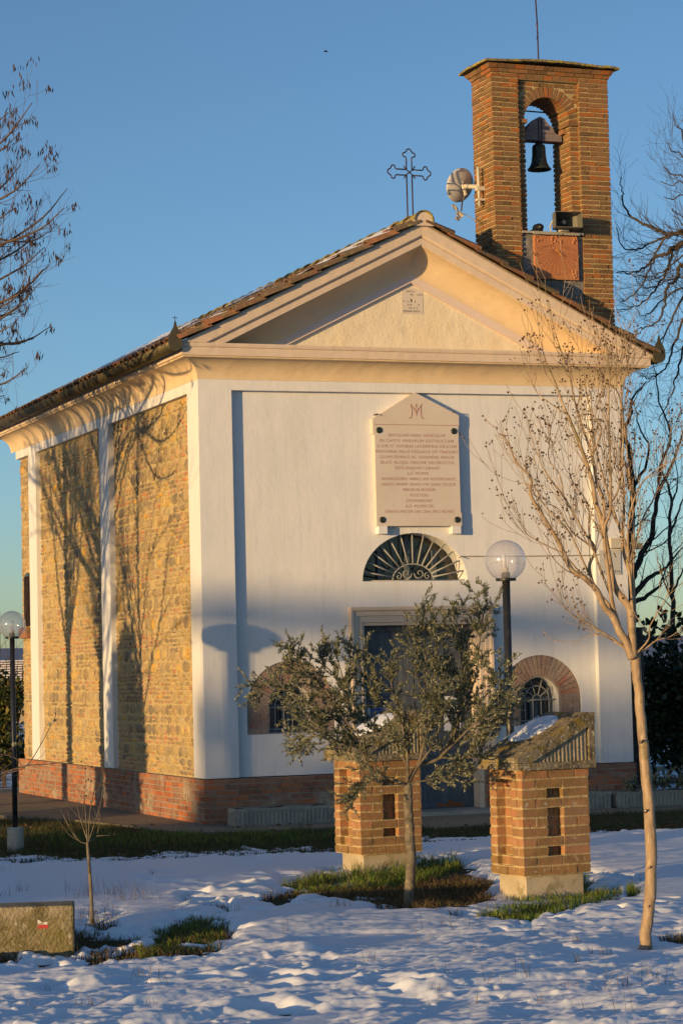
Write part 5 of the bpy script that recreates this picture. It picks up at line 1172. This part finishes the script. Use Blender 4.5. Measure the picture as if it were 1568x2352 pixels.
for k in range(26):
    st = hub2+(hub-hub2)*rng.uniform(-.4, 1.6)+np.array([0,0,.2]); a = rng.uniform(-1.9, 1.5); dv = AR*math.cos(a)*.9+np.array([0.,1,0])*rng.uniform(-.8,.8)+np.array([0,0,rng.uniform(.1,1.0)])
    if k > 20: dv = np.array([rng.normal(0,.3), rng.normal(0,.3), 1])
    dv[0] = max(dv[0], .15); ln = rng.uniform(1.6, 3.0); limb(g, [st, st+dv*ln*.4, st+dv*ln*.75+np.array([0,0,.1]), st+dv*ln], .05, .008, ends, tw=(.3,.9), per_m=5, level=1, up=.1, curl=.2, start=.25, k=6, kids=(1, 3))
g.build('crown', BARKD, t3, smooth=True)

# ------------------------------------------------------------------ hedges and shrubs
def leaf_cloud(mb, centers, radii, n, size, wr=.4, shell=.55, flat=1.0):
    centers = np.array(centers, float); radii = np.array(radii, float); w_ = (radii.prod(1) if radii.ndim > 1 else radii**3)**.8; w_ /= w_.sum()
    idx = rng.choice(len(centers), n, p=w_); d = rng.normal(0, 1, (n, 3)); d /= np.linalg.norm(d, axis=1)[:, None]
    r = (shell+(1-shell)*rng.random(n))**.7*(1+.18*np.sin(d[:,0]*5+idx)*np.cos(d[:,2]*6+idx*2)); R_ = radii[idx] if radii.ndim > 1 else radii[idx][:, None]
    p = centers[idx]+d*r[:, None]*R_; ax = rng.normal(0, 1, (n, 3))+d*.8+np.array([0,0,.3]); ax /= np.linalg.norm(ax, axis=1)[:, None]
    l = size*rng.uniform(.6,1.3,n)[:, None]; wv = np.cross(ax, rng.normal(0, 1, (n, 3))); wv /= np.linalg.norm(wv, axis=1)[:, None]+1e-9; wv = wv*l*wr
    V = np.stack([p, p+ax*l*.5+wv, p+ax*l, p+ax*l*.5-wv], 1); V = V.reshape(-1, 3); k = np.arange(n)*4; mb.add(V, np.stack([k, k+1, k+2, k+3], 1))
hd = thing('hedge', 'tall dark laurel hedge with glossy leaves behind the right chapel corner', 'hedge', (7.5, 8.0, 0))
g = MB(); cs, rs = [], []
for i in range(34):
    f = rng.random(); q = onp(1440+f*320, 1740, 2, 0); q = at(1450+f*330, 1690, 38+rng.uniform(-.8, .9)); z = rng.uniform(.35, 1.75+.2*math.sin(f*9)); cs.append((q[0], q[1], z)); rs.append(rng.uniform(.35,.6))
leaf_cloud(g, cs, rs, 15000, .11, .33, .3); g.build('foliage', HEDGE, hd)
g = MB(); ends = []
for c in cs[::2]: grow(g, np.array([c[0], c[1], -.05]), np.array([rng.normal(0,.2), rng.normal(0,.2), 1]), 1.75+rng.uniform(0,.35), .03, 2, ends, .02, .1, (2, 4))
g.build('stems', BARKD, hd); g = MB(); leaves_on(g, [e for e in ends if 1.5 < e[0][2] < 2.6][:120], .12, 22, .28, .8); g.build('shoot_leaves', HEDGE, hd)
hd2 = thing('shrub', 'yellow green sunlit shrub behind the lamp post at the rear left corner', 'shrub', (-1.3, 12.0, 0))
g = MB(); cs, rs = [], []
for i in range(16):
    q = at(rng.uniform(-60, 55), 1700, 40.5+rng.uniform(-.6,.6)); cs.append((q[0], q[1], rng.uniform(.4, 1.8))); rs.append(rng.uniform(.25,.45))
leaf_cloud(g, cs, rs, 5000, .10, .3, .3); g.build('foliage', HEDGEY, hd2); g = MB(); ends = []
for c in cs[::2]: grow(g, np.array([c[0], c[1], -.05]), np.array([0,0,1.]), 2.1, .02, 1, ends, .02, .1, (2, 4))
g.build('stems', BARKD, hd2)
# dry plants in the right planter
dp = thing('planter_shrub', 'low dry grey green plant spilling over the corner planter', 'plant', (5.9, -.4, .2))
g = MB(); ends = []
for _ in range(40): grow(g, np.array([rng.uniform(5.3, 6.5), -.45+rng.uniform(-.08,.08), .2]), np.array([rng.normal(0,.6), rng.normal(-.2,.5), 1]), rng.uniform(.12,.3), .004, 1, ends, -.1, .2, (1, 3), .04)
g.build('stems', BARKD, dp); g = MB(); leaves_on(g, ends, .04, 60, .35, .8); g.build('foliage', OLEAF, dp)
# branch entering at the left edge
lb = thing('shrub', 'thin bare shrub twigs with few grey leaves at the left edge before the lamp post', 'shrub', tuple(onp(-120, 2050, 2, 0)))
g = MB(); ends = []
for pts in ([(-120,2050),(-90,1900),(0,1790),(60,1760),(100,1700),(130,1640)], [(-100,1950),(-20,1800),(50,1762),(110,1755),(160,1748)], [(-120,1980),(-60,1760),(20,1735),(60,1768)], [(-110,2000),(-80,1800),(0,1740),(50,1700)]):
    limb(g, [at(x, y, 19.0) for x, y in pts], .009, .002, ends, tw=(.08,.25), per_m=4, level=0, up=.05, start=.4, k=5)
g.build('branches', BARKL, lb); g = MB(); leaves_on(g, ends[::3], .035, 40, .3); g.build('foliage', OLEAF, lb)

# ------------------------------------------------------------------ house far behind left
hs_ = thing('house', 'distant house with snow striped tiled roof behind the shrub', 'house', (-8, 70, 0))
q = at(20, 1560, 95.0); g = MB(); g.box((q[0]-7, q[1], -1), (q[0]+4.0, q[1]+8, 1.2)); fixn(g.build('wall', WALLH, hs_))
g = MB(); n = 14
for i in range(n):
    t0, t1 = i/n, (i+1)/n; g.box((q[0]-7.5, q[1]-.5+t0*4.5, 1.0+t0*1.35), (q[0]+4.5, q[1]-.5+t1*4.5, 1.09+t0*1.35))
ro = fixn(g.build('roof', TILE, hs_)); g = MB()
for i in range(n):
    t0, t1 = i/n, (i+1)/n; g.box((q[0]-7.5, q[1]-.42+t0*4.5, 1.095+t0*1.35), (q[0]+4.5, q[1]-.5+t1*4.5+.0, 1.14+t0*1.35))
fixn(g.build('roof_snow_strips', SNOW, ro))
# distant low hills, with haze put into their blue-grey colour
for k, (yd, hgt, nm) in enumerate(((1400, 14, 'hills'), )):
    xs = np.linspace(-1600, 2200, 160); hz_ = hgt*(1+.5*fbm(xs*.004, xs*0+3, 4, 90)); g = MB()
    V = np.concatenate([np.stack([xs, np.full(160, yd-150.), np.full(160, -1.)], 1), np.stack([xs, np.full(160, float(yd)), hz_], 1), np.stack([xs, np.full(160, yd+400.), np.full(160, -1.)], 1)]); j = np.arange(159)
    g.add(V, np.concatenate([np.stack([j, j+1, 160+j+1, 160+j], 1), np.stack([160+j, 161+j, 321+j, 320+j], 1)])); structure(g.build(nm, mat('far_hill', (.20,.24,.32), 1.0, [(.01,.4,.6,(.26,.30,.37),0)]), smooth=True))
# bird
bd = thing('bird', 'tiny dark bird flying high in the blue sky', 'bird', tuple(at(748, 118, 70)))
bq = at(748, 118, 70); g = MB(); g.lathe([(0,-.07),(.02,-.04),(.025,.01),(.012,.05),(0,.07)], tuple(bq), 8, axis=0)
g.add([bq+np.array(v)*.25 for v in ((-.03,0,.02),(.07,0,.02),(-.1,-.1,.22),(-.02,.1,-.02),(.08,.12,-.02),(-.06,.35,.1))], None, [(0,1,2),(3,4,5)]); g.build('body', BLACKP, bd)

# ------------------------------------------------------------------ things standing outside the frame towards the sun (they shade the scene)
def off(pt, t): return np.array(pt, float)+t*S
def bare(label, base, h, r, seed_up=.05, nb_=10, lvl=2):
    t = thing('bare_tree', label, 'tree', (base[0], base[1], 0), group='bare trees outside the frame'); g = MB(); ends = []
    tl = smooth_line([(base[0], base[1], -.1), (base[0]+.05, base[1], h*.3), (base[0]-.03, base[1]+.04, h*.6), (base[0]+.05, base[1], h)], 4); g.tube(tl, np.linspace(r, r*.25, len(tl)), 10); g.build('trunk', BARKL, t, smooth=True)
    g = MB()
    for k in range(nb_):
        z = rng.uniform(h*.28, h*.95); i = int(z/h*(len(tl)-1)); a = rng.uniform(0, 6.28)
        grow(g, tl[i], np.array([math.cos(a)*.7, math.sin(a)*.7, 1]), (h-z)*.5+.7, r*.4*(1-z/h)+.012, lvl, ends, seed_up, .15, (4, 6), .2, .004)
    g.build('branches', BARKL, t, smooth=True)
b_ = off((0, 2.85, 0), 7.0); bare('slender bare tree off to the sunny side of the chapel, nearest its corner', b_, 5.6, .075, nb_=16)
b_ = off((0, 6.6, 0), 10.0); bare('tall bare tree off to the sunny side of the chapel, level with its rear', b_, 9.0, .16, nb_=20)
b_ = off((0, 4.6, 0), 14.0); bare('spreading bare tree furthest off on the sunny side of the chapel', b_, 7.5, .11, nb_=20)
# clipped conical shrub, then an unseen lamp added for the rounded facade shadow
def crown_thing(nm, label, base, parts_, n, size, trunk):
    t = thing(nm, label, 'shrub', (base[0], base[1], 0)); g = MB()
    cs = [(base[0]+x, base[1]+y, z) for x, y, z, *_ in parts_]; rs = [p[3:] for p in parts_]; leaf_cloud(g, cs, rs, n, size, .45, .2); g.build('foliage', HEDGE, t)
    g = MB(); g.tube([(base[0], base[1], -.1), (base[0], base[1], trunk)], .06, 8); g.build('trunk', BARKD, t); return t
e_ = off((0, 3.55, 0), 9.0)
crown_thing('shrub', 'clipped cone shaped evergreen off to the sunny side of the chapel', e_, [(0,0,.5,.82,.82,.6),(0,0,1.1,.80,.80,.6),(0,0,1.7,.70,.70,.7),(0,0,2.3,.50,.50,.65)], 15000, .10, 2.0)
c_ = off((.53, PY, 2.165), 6.0); t = thing('street_lamp', 'unseen street lamp, head flattened to shape its shadow, outside the frame, sunward of the facade', 'street lamp', (c_[0], c_[1], 0))
g = MB(); g.tube([(c_[0], c_[1], -.05), (c_[0], c_[1], c_[2]-.14)], .046, 14); g.build('pole', POLE, t, smooth=True)
g = MB(); g.lathe([(0,-.155),(.10,-.155),(.105,-.12),(.15,-.09),(.20,-.045),(.228,.0),(.20,.06),(.14,.12),(.07,.152),(0,.16)], tuple(c_), 32); fixn(g.build('lamp_head', CONC, t, smooth=True))  # opaque head, flattened to widen the shadow it casts
# far row of leafy evergreens towards the sun: shades ground, plinth and the lower facade
TS = 62.0; rise = TS*math.tan(SUN_EL)*math.cos(SUN_EL)
perp = np.array([math.cos(SUN_AZ), -math.sin(SUN_AZ), 0])
adj = ['broad','rounded','lopsided','narrow','dense','ragged','stunted']
for k in range(7):
    c = .15+k*.80; base = off((0, 0, 0), TS+rng.uniform(-2, 2))+perp*c
    t = thing('evergreen_tree', adj[k]+' evergreen in the far row towards the sun', 'tree', (base[0], base[1], 0), group='far row of evergreens')
    zf = lambda z: z+rise
    low = 1.78+rng.uniform(-.3,.15)-(.5 if k == 6 else 0); g = MB(); cs, rs = [], []
    for _ in range(16): cs.append((base[0]+rng.normal(0,.3), base[1]+rng.normal(0,.3), rng.uniform(.6, zf(low)-.45))); rs.append((.62,.62,.5))
    leaf_cloud(g, cs, rs, 2500, .20, .5, .1)
    if k < 5:
        cs = [(base[0]+rng.normal(0,.4), base[1]+rng.normal(0,.4), zf(2.58)+rng.uniform(-.12,.12)) for _ in range(4)]; leaf_cloud(g, cs, [(.7,.7,.16)]*4, 260, .16, .5, .1)
    g.build('foliage', HEDGE, t)
    g = MB(); g.tube([(base[0], base[1], -.1), (base[0]+.05, base[1], zf(2.6))], .07, 7); g.build('trunk', BARKD, t)
